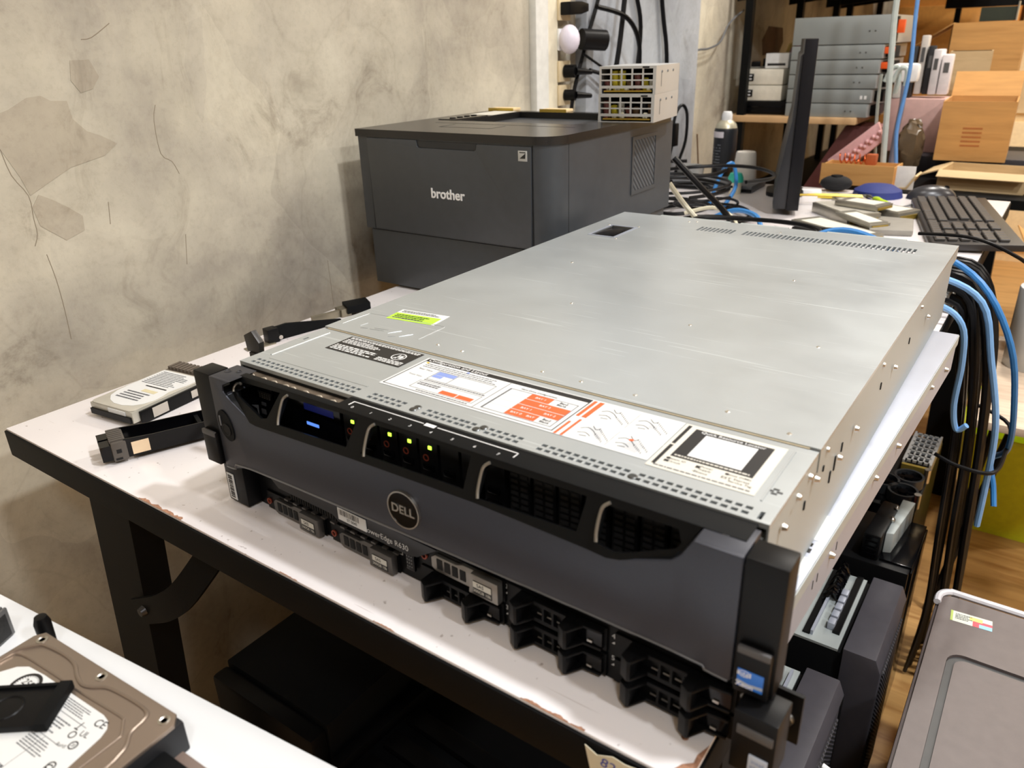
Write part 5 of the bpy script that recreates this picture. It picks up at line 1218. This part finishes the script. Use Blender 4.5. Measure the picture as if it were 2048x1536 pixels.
cable([(-.02, .86, .757), (.02, .90, .80), (.07, .91, .81), (.12, .88, .795), (.15, .83, .758)], .005, CB, 'black cable arching behind the server beside the blue one')
cable([(-.16, .93, .757), (-.15, .95, .79), (-.12, .97, .803), (-.08, .96, .79), (-.07, .93, .757)], .004, CW, 'ivory cable in a small arch at the rear edge of the server')
cable([(-.11, 1.16, .757), (-.04, 1.13, .768), (.0, 1.08, .764), (.04, 1.06, .757)], .0035, CW, 'ivory cable lying flat below the pile of drives')
PB = thing('power_brick', 'black power brick with thick plug behind the server', 'power brick', (-.06, 1.17, TZ), .3)
obj('brick', B().box(-.045, .05, -.025, .022, 0, .030, bev=.006), BLK, PB)
obj('strain_relief', B().cyl((.05, 0, .015), (.078, .012, .022), .011, .006, 12).cyl((-.045, 0, .015), (-.078, .012, .024), .012, .006, 12), BLKM, PB)
for i in range(3): pass
# pile of loose drives and boards
dm_ = M('loose_drive', srgb(168, 164, 152), .3, .7); dlb = M('loose_label', srgb(220, 218, 206), .4); brd = M('board_olive', srgb(128, 120, 62), .5)
def ldrive(x_, y_, z_, a, w, l, h, label, tilt=0, top=dm_, tag_=True):
    q = thing('loose_drive', label, 'hard drive', (x_, y_, z_), a, 'loose drives piled on the table'); q.rotation_euler = (tilt, 0, a)
    obj('drive_body', B().box(-w/2, w/2, -l/2, l/2, 0, h, bev=.001), dm_, q)
    obj('drive_plate', B().box(-w/2+.003, w/2-.003, -l/2+.004, l/2-.004, h, h+.0012), top, q)
    if tag_: obj('drive_label', B().box(-w/2+.008, w/2-.01, -l/2+.012, l/2-.02, h+.0012, h+.0016), dlb, q)
    obj('connector', B().box(-w/2+.006, w/2-.006, -l/2-.002, -l/2+.001, .001, h*.6), BRASS, q)
    return q
ldrive(-.055, 1.30, TZ, .95, .07, .19, .010, 'long silver drive lowest in the pile by the monitor')
ldrive(-.072, 1.445, TZ, .75, .075, .15, .022, 'bronze drive on the left of the pile by the monitor', 0, M('drive_cover'), False)
ldrive(-.002, 1.505, TZ, 1.1, .07, .12, .018, 'silver drive with wide label on the right of the pile')
ldrive(-.04, 1.46, TZ+.0245, 1.2, .06, .10, .010, 'small silver drive lying on top of the pile')
ldrive(-.02, 1.36, TZ+.013, .9, .05, .11, .008, 'narrow white labelled drive at the near side of the pile', .06)
ldrive(-.085, 1.575, TZ, .5, .07, .10, .015, 'drive with pale label at the back of the pile', 0, M('drive_cover'))
single('grey_pouch', B().prism([(-.04, -.07), (.04, -.06), (.045, .06), (-.035, .075)], 'z', 0, .012, bev=.004), M('pouch_grey', srgb(136, 132, 124), .6, bump=(60, .4)), 'crumpled grey antistatic pouch between drives and keyboard', 'pouch', (.035, 1.37, TZ), .2)
SD_ = thing('screwdriver', 'lime green screwdriver on the drive pile', 'screwdriver', (-.028, 1.60, TZ+.010), math.radians(-58))
obj('handle', B().lathe([(0, -.045), (.006, -.044), (.0085, -.03), (.0075, 0), (.0085, .02), (.005, .034), (0, .036)], n=14).xf(Matrix.Rotation(math.pi/2, 4, 'Y')), M('lime_handle', srgb(186, 216, 40), .35), SD_)
obj('shaft', B().cyl((-.045, 0, 0), (-.115, 0, 0), .003, n=10), CHROME, SD_)
PL = thing('pliers', 'pliers with yellow jaws lying behind the drive pile', 'pliers', (-.14, 1.66, TZ+.006), .5)
obj('handle', B().tube([(0, 0, 0), (.05, .012, 0), (.10, .012, 0)], .0045, 8, 3).tube([(0, 0, .002), (.05, -.012, .002), (.10, -.016, .002)], .0045, 8, 3), M('pliers_dark', srgb(60, 56, 30), .4), PL)
obj('jaw', B().prism([(0, -.010), (-.03, -.005), (-.048, 0), (-.03, .006), (0, .010), (.008, 0)], 'z', -.004, .006, bev=.001), M('brassy_yellow', srgb(214, 190, 60), .35, .4), PL)
single('tweezers', B().tube([(-.11, 0, 0), (-.04, .002, .004), (.06, .003, .002)], .003, 6, 3).tube([(-.11, 0, .002), (-.04, -.006, .004), (.06, -.010, .002)], .003, 6, 3), BRASS, 'brass tweezers lying beside the monitor foot', 'tweezers', (-.13, 1.585, TZ+.018), .35)
BR = thing('brush', 'black round brush in front of the cardboard tray', 'brush', (-.172, 1.765, TZ), .2)
obj('bristles', B().sphere((0, 0, .02), .03, (1.3, .9, .66)), M('bristle_black', srgb(22, 22, 24), .9, bump=(300, .8)), BR)
obj('brush_back', B().cyl((0, 0, .026), (0, 0, .040), .02, .014, 16), BLKM, BR)
single('blue_cap', B().lathe([(.058, 0), (.054, .016), (.035, .027), (0, .031)], n=28), M('navy_cloth', srgb(30, 44, 110), .7, bump=(200, .3)), 'navy blue cap behind the drive pile', 'cap', (-.065, 1.735, TZ))
DG = thing('usb_dongle', 'white dongle beside the monitor edge', 'dongle', (-.215, 1.70, TZ), .3)
obj('dongle_body', B().box(-.025, .025, -.011, .011, 0, .011, bev=.003), WHITE, DG); obj('dongle_plug', B().box(.025, .037, -.006, .006, .003, .008), CHROME, DG)

# ================================================================== left wall fittings behind the printer
TR = struct('trim_1', B().box(WX, WX+.018, 1.120, 1.168, .3, CEIL, bev=.002), M('trunking_white', srgb(222, 222, 216), .4), 'white cable trunking running up the wall')
TR2 = struct('trim_2', B().box(WX, WX+.012, 1.169, 1.215, .3, CEIL, bev=.002), M('trunking_cream', srgb(228, 220, 196), .5), 'cream backing strip beside the trunking')
for k, z_ in enumerate((1.185, 1.125, 1.060, 1.010)):
    lb_ = ('black plug adapter at the top of the wall beside the trunking', 'black round adapter in a white socket on the wall', 'black plug in the middle wall socket behind the printer', 'lowest black plug on the wall behind the printer')[k]
    q = thing('plug_adapter', lb_, 'adapter', (WX+.012, 1.235, z_), 0, 'adapters plugged in on the wall')
    obj('socket_plate', B().box(0, .006, -.024, .024, -.022, .022, bev=.002), M('socket_cream', srgb(214, 196, 160), .5) if k != 1 else WHITE, q)
    if k == 1:
        obj('white_socket', B().sphere((.022, -.008, .0), .026, (.9, .9, 1.15)), M('socket_lilac', srgb(222, 216, 230), .4), q)
        obj('adapter_body', B().cyl((.03, .03, .0), (.062, .08, -.004), .022, n=20), BLK, q)
    elif k == 0:
        obj('adapter_body', B().prism([(-.02, -.012), (.03, -.010), (.06, -.004), (.06, .012), (.03, .016), (-.02, .014)], 'x', .006, .032, bev=.003).xf(Matrix.Translation((0, 0, 0))), BLK, q)
    else:
        obj('adapter_body', B().cyl((.006, 0, 0), (.03, .006, 0), .018-.002*k, n=18), BLK, q)
        obj('cord_grip', B().cyl((.03, .006, 0), (.045, .05, -.004), .008, .005, 12), BLK, q)
gw = 'black cables hanging down the wall behind the printer'
for k, (pts, r_) in enumerate((([(-.64, 1.37, 1.42), (-.64, 1.36, 1.25), (-.645, 1.30, 1.12), (-.645, 1.24, 1.00), (-.645, 1.22, .86)], .0045),
    ([(-.62, 1.48, 1.42), (-.62, 1.44, 1.25), (-.615, 1.40, 1.10), (-.62, 1.36, .95), (-.62, 1.35, .78)], .0062),
    ([(-.64, 1.50, 1.42), (-.64, 1.52, 1.25), (-.64, 1.56, 1.15), (-.64, 1.54, 1.0), (-.63, 1.50, .78)], .0055),
    ([(-.64, 1.62, 1.42), (-.64, 1.68, 1.2), (-.635, 1.71, 1.08), (-.635, 1.72, .9), (-.63, 1.70, .76)], .006),
    ([(-.63, 1.29, 1.060), (-.61, 1.37, 1.035), (-.61, 1.41, .98), (-.615, 1.42, .88), (-.62, 1.42, .76)], .0045),
    ([(-.62, 1.30, 1.19), (-.60, 1.40, 1.17), (-.60, 1.47, 1.12), (-.61, 1.50, 1.04), (-.61, 1.50, .90), (-.62, 1.48, .76)], .0055),
    ([(-.63, 1.26, 1.095), (-.62, 1.33, 1.065), (-.615, 1.42, 1.03), (-.62, 1.52, 1.02)], .003))):
    cable(pts, r_, CB, ('thin black cable slanting down beside the trunking', 'thick straight black cable left of the power supplies', 'black cable bowing out beside the grey column', 'black cable on the grey column above the power supplies', 'black cord curving from the middle wall plug', 'black cord looping from the top wall plug', 'thin black wire crossing behind the plugs')[k], gw)
cable([(-.66, 1.90, 1.03), (-.655, 1.95, 1.085), (-.655, 2.05, 1.092), (-.655, 2.14, 1.11), (-.655, 2.20, 1.16), (-.655, 2.32, 1.20)], .003, CG2, 'thin grey wire crossing the beige wall right of the column')
q = thing('inline_switch', 'black inline switch hanging on a cord right of the printer', 'switch', (-.60, 1.70, .88))
obj('switch_body', B().box(-.012, .012, -.012, .012, -.03, .03, bev=.003), BLK, q)
obj('cord', B().tube([(0, 0, .03), (.003, .01, .06), (.01, .03, .075), (.016, .05, .05), (.014, .055, -.02), (.002, .04, -.08), (-.004, .03, -.125)], .0045, 8, 4).tube([(0, 0, -.03), (-.005, -.01, -.08), (-.004, -.01, -.125)], .003, 8, 3), CB, q)
single('incense_stick', B().tube([(0, 0, 0), (.0, -.03, .115)], .0022, 6, 1), M('stick_brown', srgb(120, 92, 66), .7), 'thin brown stick leaning on the wall by the tub', 'stick', (-.60, 1.90, TZ))
# soot mark on the far wall
single('wall_stain', B().prism([(2.62, 1.06), (2.80, 1.06), (2.84, 1.10), (2.82, 1.15), (2.66, 1.155), (2.60, 1.11)], 'x', WX, WX+.001), M('stain_brown', srgb(96, 76, 62), .9, noise=(20, .3)), 'brown stain on the far beige wall behind the rack', 'stain')

# ================================================================== rack with stacked rack units
RK = thing('metal_rack', 'black metal rack with a wooden shelf board against the far wall', 'rack', (-.43, 2.7, 0))
for x_, y_ in ((-.615, 2.27), (-.615, 2.80), (-.615, 3.30), (-.615, 3.52), (-.615, 4.1)): obj('rack_post', B().box(x_-.012, x_+.012, y_-.012, y_+.012, 0, 1.9), LEGM, RK, True)
for x_, y_ in ((-.27, 4.1),): obj('rack_post', B().box(x_-.012, x_+.012, y_-.012, y_+.012, 0, 1.9), LEGM, RK, True)
obj('shelf_board', B().box(-.665, -.252, 2.25, 3.2, .866, .886, bev=.002), PLANK, RK, True)
obj('shelf_board', B().box(-.665, -.252, 2.25, 4.1, .60, .62, bev=.002), BLKM, RK, True)
for k, y_ in enumerate((2.27, 2.80, 3.30, 3.52)):
    obj('upper_shelf', B().prism([(-.66, 1.225), (-.10, 1.28), (-.10, 1.36), (-.66, 1.36)], 'y', y_+.0, y_+.012), BLK, RK, True)
obj('upper_shelf', B().box(-.66, -.10, 2.30, 4.2, 1.345, 1.365), BLK, RK, True)
obj('upper_beam', B().box(-.30, .10, 3.9, 3.94, 1.215, 1.30), BLK, RK, True)
um = mat_steel('unit_grey', srgb(150, 156, 156), .5, .3, False)
zc = .886
for k in range(6):
    h = .0405 if k < 5 else .078
    w0 = -.470; w1 = (-.228, -.222, -.214, -.212, -.208, -.19)[k]
    U = thing('rack_unit', ('lowest grey rack unit in the stack on the shelf board', 'second lowest grey rack unit with two white squares', 'third grey rack unit from the shelf with one dark screw', 'fourth grey rack unit from the shelf with an orange latch', 'fifth grey rack unit with an orange latch, just under the tall one', 'tall grey rack unit on top of the stack')[k], 'rack unit', ((w0+w1)/2, 2.26, zc), 0, 'rack units stacked on the shelf board')
    obj('case', B().box(w0, w1, 2.262, 2.62, zc+.0008, zc+h-.0012, bev=.001), um, U, True)
    obj('end_plate', B().box(w1, w1+.004, 2.264, 2.60, zc+.002, zc+h-.002), PSM, U, True)
    pm_ = B()
    if k == 1: pm_.box(w1-.030, w1-.023, 2.2612, 2.2622, zc+.012, zc+.022).box(w1-.018, w1-.011, 2.2612, 2.2622, zc+.012, zc+.022); obj('white_square', pm_, WHITE, U, True)
    else:
        for i in range(2): pm_.cyl((w1-.045-i*.016, 2.2622, zc+h*.45), (w1-.045-i*.016, 2.2606, zc+h*.45), .0022, n=8)
        obj('screw', pm_, M('dark_screw'), U, True)
    if k in (3, 4, 5): obj('release_latch', B().box(w1+.004, w1+.030, 2.266, 2.282, zc+h*.35, zc+h*.80, bev=.002), M('latch_orange', srgb(236, 92, 30), .4), U, True)
    if k == 5: obj('handle', B().box(w1+.004, w1+.012, 2.264, 2.29, zc+.004, zc+h-.006, bev=.002), BLK, U, True)
    else: obj('module', B().box(w1+.004, w1+.022+.008*(k % 2), 2.29, 2.40, zc+.004, zc+h-.006, bev=.002), BLK if k < 4 else DARK, U, True)
    zc += h+.0006
# small stuff left on the shelf board
for k in range(2):
    q = thing('white_organizer', ('lower white plastic case with black latch on the shelf board', 'upper white plastic case with black latch on the shelf board')[k], 'case', (-.575, 2.312, .9285+k*.0485), 0, 'white cases on the shelf board')
    obj('case_body', B().box(-.055, .075, -.01, .12, 0, .047, bev=.004), M('ivory_case', srgb(234, 228, 212), .45), q)
    obj('case_latch', B().box(-.050, -.020, -.0125, -.0095, .012, .034, bev=.001), BLK, q)
    obj('latch_bar', B().box(-.044, -.026, -.0135, -.0122, .016, .020).box(-.044, -.026, -.0135, -.0122, .026, .030), WHITE, q)
q = thing('black_equipment', 'flat black equipment under the white cases', 'equipment', (-.50, 2.295, .8872))
obj('case_body', B().box(-.14, .02, 0, .15, 0, .040, bev=.004), BLK, q); obj('front_rib', B().box(-.13, .01, -.002, .001, .008, .012).box(-.13, .01, -.002, .001, .022, .026), BLKG, q)
q = thing('white_adapter', 'white slotted adapter on the upper white case', 'adapter', (-.545, 2.34, 1.0255))
obj('adapter_body', B().box(-.03, .045, 0, .06, 0, .045, bev=.003), WHITE, q); obj('adapter_slot', B().box(-.022, .036, -.001, .002, .008, .015), INK, q)
q = thing('pcb_scrap', 'dark circuit board scrap lying on the upper white case', 'circuit board', (-.62, 2.40, 1.0255), .3)
obj('board', B().box(-.04, .04, -.03, .03, 0, .004), M('board_grey', srgb(120, 118, 112), .6), q); obj('chip', B().box(-.02, .01, -.015, .015, .004, .02, bev=.002).cyl((.025, 0, .004), (.025, 0, .028), .008, n=12), BLK, q)
q = thing('folded_bag', 'red and yellow folded bag on the shelf beside the rack units', 'bag', (-.505, 2.50, .8872))
obj('bag_body', B().prism([(-.05, 0), (.03, 0), (.03, .17), (-.04, .20), (-.055, .16)], 'y', 0, .05, bev=.006), M('bag_pink', srgb(176, 140, 150), .6), q)
obj('bag_flap', B().prism([(-.03, .205), (.04, .165), (.04, .172), (-.03, .214)], 'y', -.005, .05), M('bag_red', srgb(176, 40, 50), .5), q)
obj('yellow_flap', B().prism([(-.07, .15), (-.05, .21), (-.03, .215), (-.05, .15)], 'y', .01, .05), M('bag_yellow', srgb(206, 180, 100), .6), q)
# under the shelf board
q = thing('pink_sheet', 'pink bubble wrap sheet leaning under the shelf board', 'bubble wrap', (-.20, 1.98, .62), 0)
obj('sheet', B().prism([(-.055, .175), (.065, .282), (.085, .235), (.045, .195), (-.015, .155)], 'y', 0, .02, bev=.004), M('pink_plastic', srgb(226, 176, 176), .45, bump=(160, .8)), q)
sb = B()
for i in range(6):
    for j in range(2): sb.sphere((-.010+i*.014-j*.004+.012, -.002, .187+i*.0125-j*.014+.006), .0055, u=8, v=5)
obj('bubble', sb, M('pink_plastic'), q)
q = thing('maroon_folder', 'maroon folders leaning under the shelf board', 'folder', (-.40, 2.30, .6215))
obj('cover', B().prism([(-.02, .0), (.06, .0), (.19, .235), (.11, .238)], 'y', 0, .14, bev=.003), M('maroon', srgb(96, 52, 50), .5), q)
obj('page_edge', B().prism([(.061, .0), (.080, .004), (.205, .230), (.191, .235)], 'y', -.003, .14), M('dusty_pink', srgb(170, 122, 120), .6), q)
q = thing('copper_coil', 'copper wire coil beside the cardboard tray', 'coil', (-.175, 1.92, .80), 0)
cw = [(-.035+i*.0022, .012*math.cos(i*1.1), .012*math.sin(i*1.1)+.012) for i in range(34)]
obj('winding', B().tube(cw, .0018, 6, 2), M('copper', srgb(214, 106, 60), .3, .9), q)
obj('coil_block', B().box(.036, .062, -.012, .014, -.002, .026, bev=.003), M('copper_block', srgb(180, 92, 50), .5), q)
q = thing('cardboard_tray', 'open shallow cardboard tray at the far table end', 'box', (-.145, 1.90, .75))
for nm, bx_ in (('front_wall', (-.09, .09, -.05, -.047, 0, .056)), ('back_wall', (-.09, .09, .06, .063, 0, .05)), ('side_wall', (-.09, -.087, -.047, .06, 0, .052)), ('side_wall', (.087, .09, -.047, .06, 0, .052)), ('base', (-.09, .09, -.05, .063, 0, .003))): obj(nm, B().box(*bx_), CARD, q)
obj('flap', B().prism([(.09, .0), (.125, .002), (.145, .035), (.14, .037), (.122, .006), (.09, .004)], 'y', -.05, .03), CARD2, q)
single('white_card', B().box(-.022, .022, -.001, .001, 0, .058, bev=.0004), M('card_white', srgb(222, 218, 212), .5), 'small white card standing at the end of the cardboard tray', 'card', (-.028, 1.858, TZ), .1)

# ================================================================== cords hanging from above in front of the rack
cable([(-.135, 1.97, 1.40), (-.135, 1.97, 1.19), (-.13, 1.97, 1.10), (-.118, 1.97, .95), (-.106, 1.97, .80), (-.10, 1.97, .76)], .0075, M('cord_grey_white', srgb(186, 196, 192), .45), 'pale grey cord hanging in front of the stacked rack units')
cable([(-.150, 2.0, 1.02), (-.148, 2.0, .95), (-.14, 2.0, .86), (-.13, 2.0, .78)], .004, M('cord_grey_white'), 'thin pale cord hanging beside the stacked rack units')
cable([(-.086, 1.97, 1.40), (-.087, 1.97, 1.19), (-.078, 1.97, 1.05), (-.08, 1.97, .97), (-.085, 1.97, .88), (-.074, 1.97, .80), (-.07, 1.97, .76)], .0048, M('cord_sky', srgb(98, 150, 214), .4), 'sky blue cord hanging in front of the cardboard boxes')
single('cable_tie_bundle', B().tube([(0, 0, 0), (.012, 0, .03), (.03, 0, .034), (.034, 0, .0), (.03, 0, -.03)], .006, 8, 4).tube([(.022, -.01, 0), (.034, -.01, .03), (.052, -.01, .03), (.054, -.01, -.01)], .006, 8, 4), M('cord_grey_white'), 'coil of pale cord on the right end of the rack units', 'cord', (-.145, 2.03, 1.00))

# ================================================================== back table with cardboard boxes and spares
BT = thing('back_table', 'dark table standing behind the long white table', 'table', (.35, 2.6, 0))
obj('tabletop', B().box(-.16, .95, 2.02, 3.2, .690, .715), BLKM, BT, True)
for x_, y_ in ((-.12, 2.06), (.9, 2.06), (-.12, 3.16), (.9, 3.16)): obj('leg', B().box(x_-.02, x_+.02, y_-.02, y_+.02, 0, .69), LEGM, BT, True)
def carton(name, label, loc, rz, sx, sy, sz, mat, flaps=(), print_=True, grp=None):
    q = thing(name, label, 'box', loc, rz, grp)
    w = .004
    obj('box_body', B().box(-sx/2, sx/2, -sy/2, sy/2, 0, sz).box(-sx/2+w, sx/2-w, -sy/2+w, sy/2-w, sz-.001, sz) if not flaps else B().box(-sx/2, sx/2, -sy/2, -sy/2+w, 0, sz).box(-sx/2, sx/2, sy/2-w, sy/2, 0, sz).box(-sx/2, -sx/2+w, -sy/2+w, sy/2-w, 0, sz).box(sx/2-w, sx/2, -sy/2+w, sy/2-w, 0, sz).box(-sx/2+w, sx/2-w, -sy/2+w, sy/2-w, 0, w), mat, q)
    for f_ in flaps:
        if f_[0] == 'l': obj('flap', B().box(-f_[1], 0, -sy/2, sy/2, -.0015, .0015, m=Matrix.Translation((-sx/2, 0, sz)) @ Matrix.Rotation(math.radians(f_[2]), 4, 'Y')), mat, q)
        if f_[0] == 'r': obj('flap', B().box(0, f_[1], -sy/2, sy/2, -.0015, .0015, m=Matrix.Translation((sx/2, 0, sz)) @ Matrix.Rotation(math.radians(-f_[2]), 4, 'Y')), mat, q)
        if f_[0] == 'f': obj('flap', B().box(-sx/2, sx/2, -f_[1], 0, -.0015, .0015, m=Matrix.Translation((0, -sy/2, sz)) @ Matrix.Rotation(math.radians(-f_[2]), 4, 'X')), mat, q)
        if f_[0] == 'b': obj('flap', B().box(-sx/2, sx/2, 0, f_[1], -.0015, .0015, m=Matrix.Translation((0, sy/2, sz)) @ Matrix.Rotation(math.radians(f_[2]), 4, 'X')), mat, q)
    if print_:
        pb = B()
        for j in range(5): pb.box(-.03, .02, -sy/2-.0006, -sy/2, sz*.25+j*.012, sz*.25+j*.012+.005)
        obj('box_print', pb, M('carton_print', srgb(170, 104, 52), .8), q)
    return q
carton('cardboard_box', 'large orange brown cardboard box at the right behind the keyboard', (.055, 2.44, .768), math.radians(3), .185, .25, .165, CARD, (('b', .08, 60),))
carton('cardboard_box', 'low khaki cardboard box with open flaps under the large one', (.125, 2.195, .7155), math.radians(-4), .21, .17, .052, CARD2, (('r', .09, 28), ('l', .05, -20), ('f', .03, -30)), False)
single('box_riser', B().box(-.16, .22, 2.40, 2.62, .715, .767, bev=.002), M('riser_dark', srgb(40, 38, 44), .5), 'dark flat case supporting the large cardboard box', 'case')
carton('cardboard_box', 'tall orange cardboard box at the back of the dark table', (-.02, 3.05, .7155), math.radians(2), .22, .2, .43, CARD, (('l', .13, -32),), False)
carton('cardboard_box', 'small tan cardboard box in the middle of the boxes', (-.03, 2.74, .93), math.radians(5), .12, .12, .13, CARD2, (), False)
single('box_stand', B().box(-.13, .07, 2.66, 2.83, .716, .929, bev=.004), M('stand_tan', srgb(150, 118, 76), .7), 'tan block carrying the small cardboard box', 'block')
carton('cardboard_box', 'brown cardboard box at the right picture edge beside the keyboard', (.42, 1.66, .50), math.radians(8), .24, .2, .17, CARD, (('l', .06, 40), ('f', .06, 20)), False)
q = thing('antistatic_bag', 'crumpled translucent brown bag hanging beside the large box', 'bag', (-.105, 2.35, .80))
b = B().sphere((0, 0, 0), .05, (.75, .7, 1.5), 16, 12)
for v in b.bm.verts: v.co += Vector((random.uniform(-.007, .007), random.uniform(-.007, .007), random.uniform(-.008, .008)))
obj('bag_body', b, M('smoky_film', srgb(110, 92, 70), .25, alpha=.9), q)
random.seed(33)
for k, (x_, y_, z_, w, h, col) in enumerate(((-.165, 2.52, .93, .022, .15, srgb(36, 36, 38)), (-.140, 2.54, .94, .020, .17, srgb(210, 204, 196)), (-.116, 2.53, .94, .022, .14, srgb(30, 30, 34)), (-.092, 2.52, .94, .022, .13, srgb(226, 222, 222)), (-.066, 2.52, .94, .030, .115, srgb(236, 230, 230)), (-.190, 2.50, .93, .03, .10, srgb(228, 222, 214)))):
    q = thing('spare_part', ('dark upright spare part left in the clutter row', 'tall pale upright spare part in the clutter row', 'black upright spare part between pale ones', 'white upright spare part in the clutter row', 'wide white upright part at the right of the clutter row', 'white rounded part at the left of the clutter row')[k], 'part', (x_, y_, z_), random.uniform(-.2, .2), 'upright parts in front of the cardboard boxes')
    obj('part_body', B().box(-w/2, w/2, -.03, .03, 0, h, bev=.004), M('spare_%d' % k, col, .5), q); obj('part_slot', B().box(-w/4, w/4, -.0312, -.0295, h*.55, h*.8), M('slot_grey', srgb(90, 90, 90), .5), q)
single('clutter_crate', B().box(-.21, -.045, 2.47, 2.60, .768, .929, bev=.004), M('crate_pinkish', srgb(206, 168, 160), .6), 'pinkish crate carrying the upright parts', 'crate')
q = thing('white_plug_stack', 'white plugs and connectors piled on the right end of the rack units', 'plugs', (-.125, 2.20, .99)); q['label'] = 'white plug block at the right end of the stacked rack units'; q['category'] = 'plug'
obj('plug_body', B().box(-.035, .035, -.02, .02, 0, .05, bev=.012), WHITE, q); obj('plug_cable', B().tube([(0, 0, 0), (.005, -.01, -.06), (.0, 0, -.14), (.0, 0, -.27)], .008, 8, 4), M('plug_grey', srgb(120, 116, 130), .5), q)
q = thing('card_rack', 'dark expansion cards standing on top of the tall cardboard box', 'cards', (.0, 3.05, 1.148)); q['category'] = 'card'
obj('card', B().box(-.06, .05, -.02, -.016, 0, .045), M('card_green', srgb(40, 48, 36), .5), q); obj('card_bracket', B().box(.05, .054, -.03, .0, 0, .06), CHROME, q)
# yellow cabinets along the far wall
cbm = M('cabinet_cream', srgb(246, 220, 172), .5)
q = thing('wall_cabinet', 'pale yellow wooden cabinet far behind on the right', 'cabinet', (.5, 4.5, 0))
obj('cabinet_body', B().box(-.02, 1.8, 4.40, 4.75, 0, 2.1), cbm, q, True)
for i in range(4):
    d_ = obj('cabinet_door', B().box(-.015+i*.45, .425+i*.45, 4.38, 4.40, .74, 2.08, bev=.004), M('cabinet_door', srgb(250, 228, 184), .45), q, True); obj('knob', B().sphere((.39+i*.45, 4.37, 1.3), .012), CHROME, d_, True)
    d_ = obj('cabinet_drawer', B().box(-.015+i*.45, .425+i*.45, 4.38, 4.40, .06, .70, bev=.004), M('cabinet_door'), q, True); obj('knob', B().sphere((.39+i*.45, 4.37, .5), .012), CHROME, d_, True)
q = thing('orange_locker', 'orange wooden locker at the end of the rack', 'cabinet', (-.30, 4.5, 0))
obj('locker_body', B().box(-.60, -.04, 4.32, 4.6, 0, 1.28), M('locker_orange', srgb(214, 150, 74), .55), q, True)
obj('locker_door', B().box(-.58, -.06, 4.30, 4.32, .05, 1.24, bev=.004), M('locker_door', srgb(222, 160, 84), .5), q, True)
q = thing('green_tape', 'green tape dispenser on the far cabinet door', 'tape', (.245, 3.10, .93))
obj('tape_ring', B().plate([[(.028*math.cos(a), .028*math.sin(a)) for a in ang], [(.014*math.cos(a), .014*math.sin(a)) for a in ang]], ((0, 0, .0), X, Z), .02), M('tape_green', srgb(40, 168, 120), .4), q)
obj('tape_tail', B().box(.01, .05, -.001, .018, .015, .026), M('tape_green'), q)
obj('stand', B().box(-.012, .012, .0, .016, -.215, -.026), M('clear_white'), q)
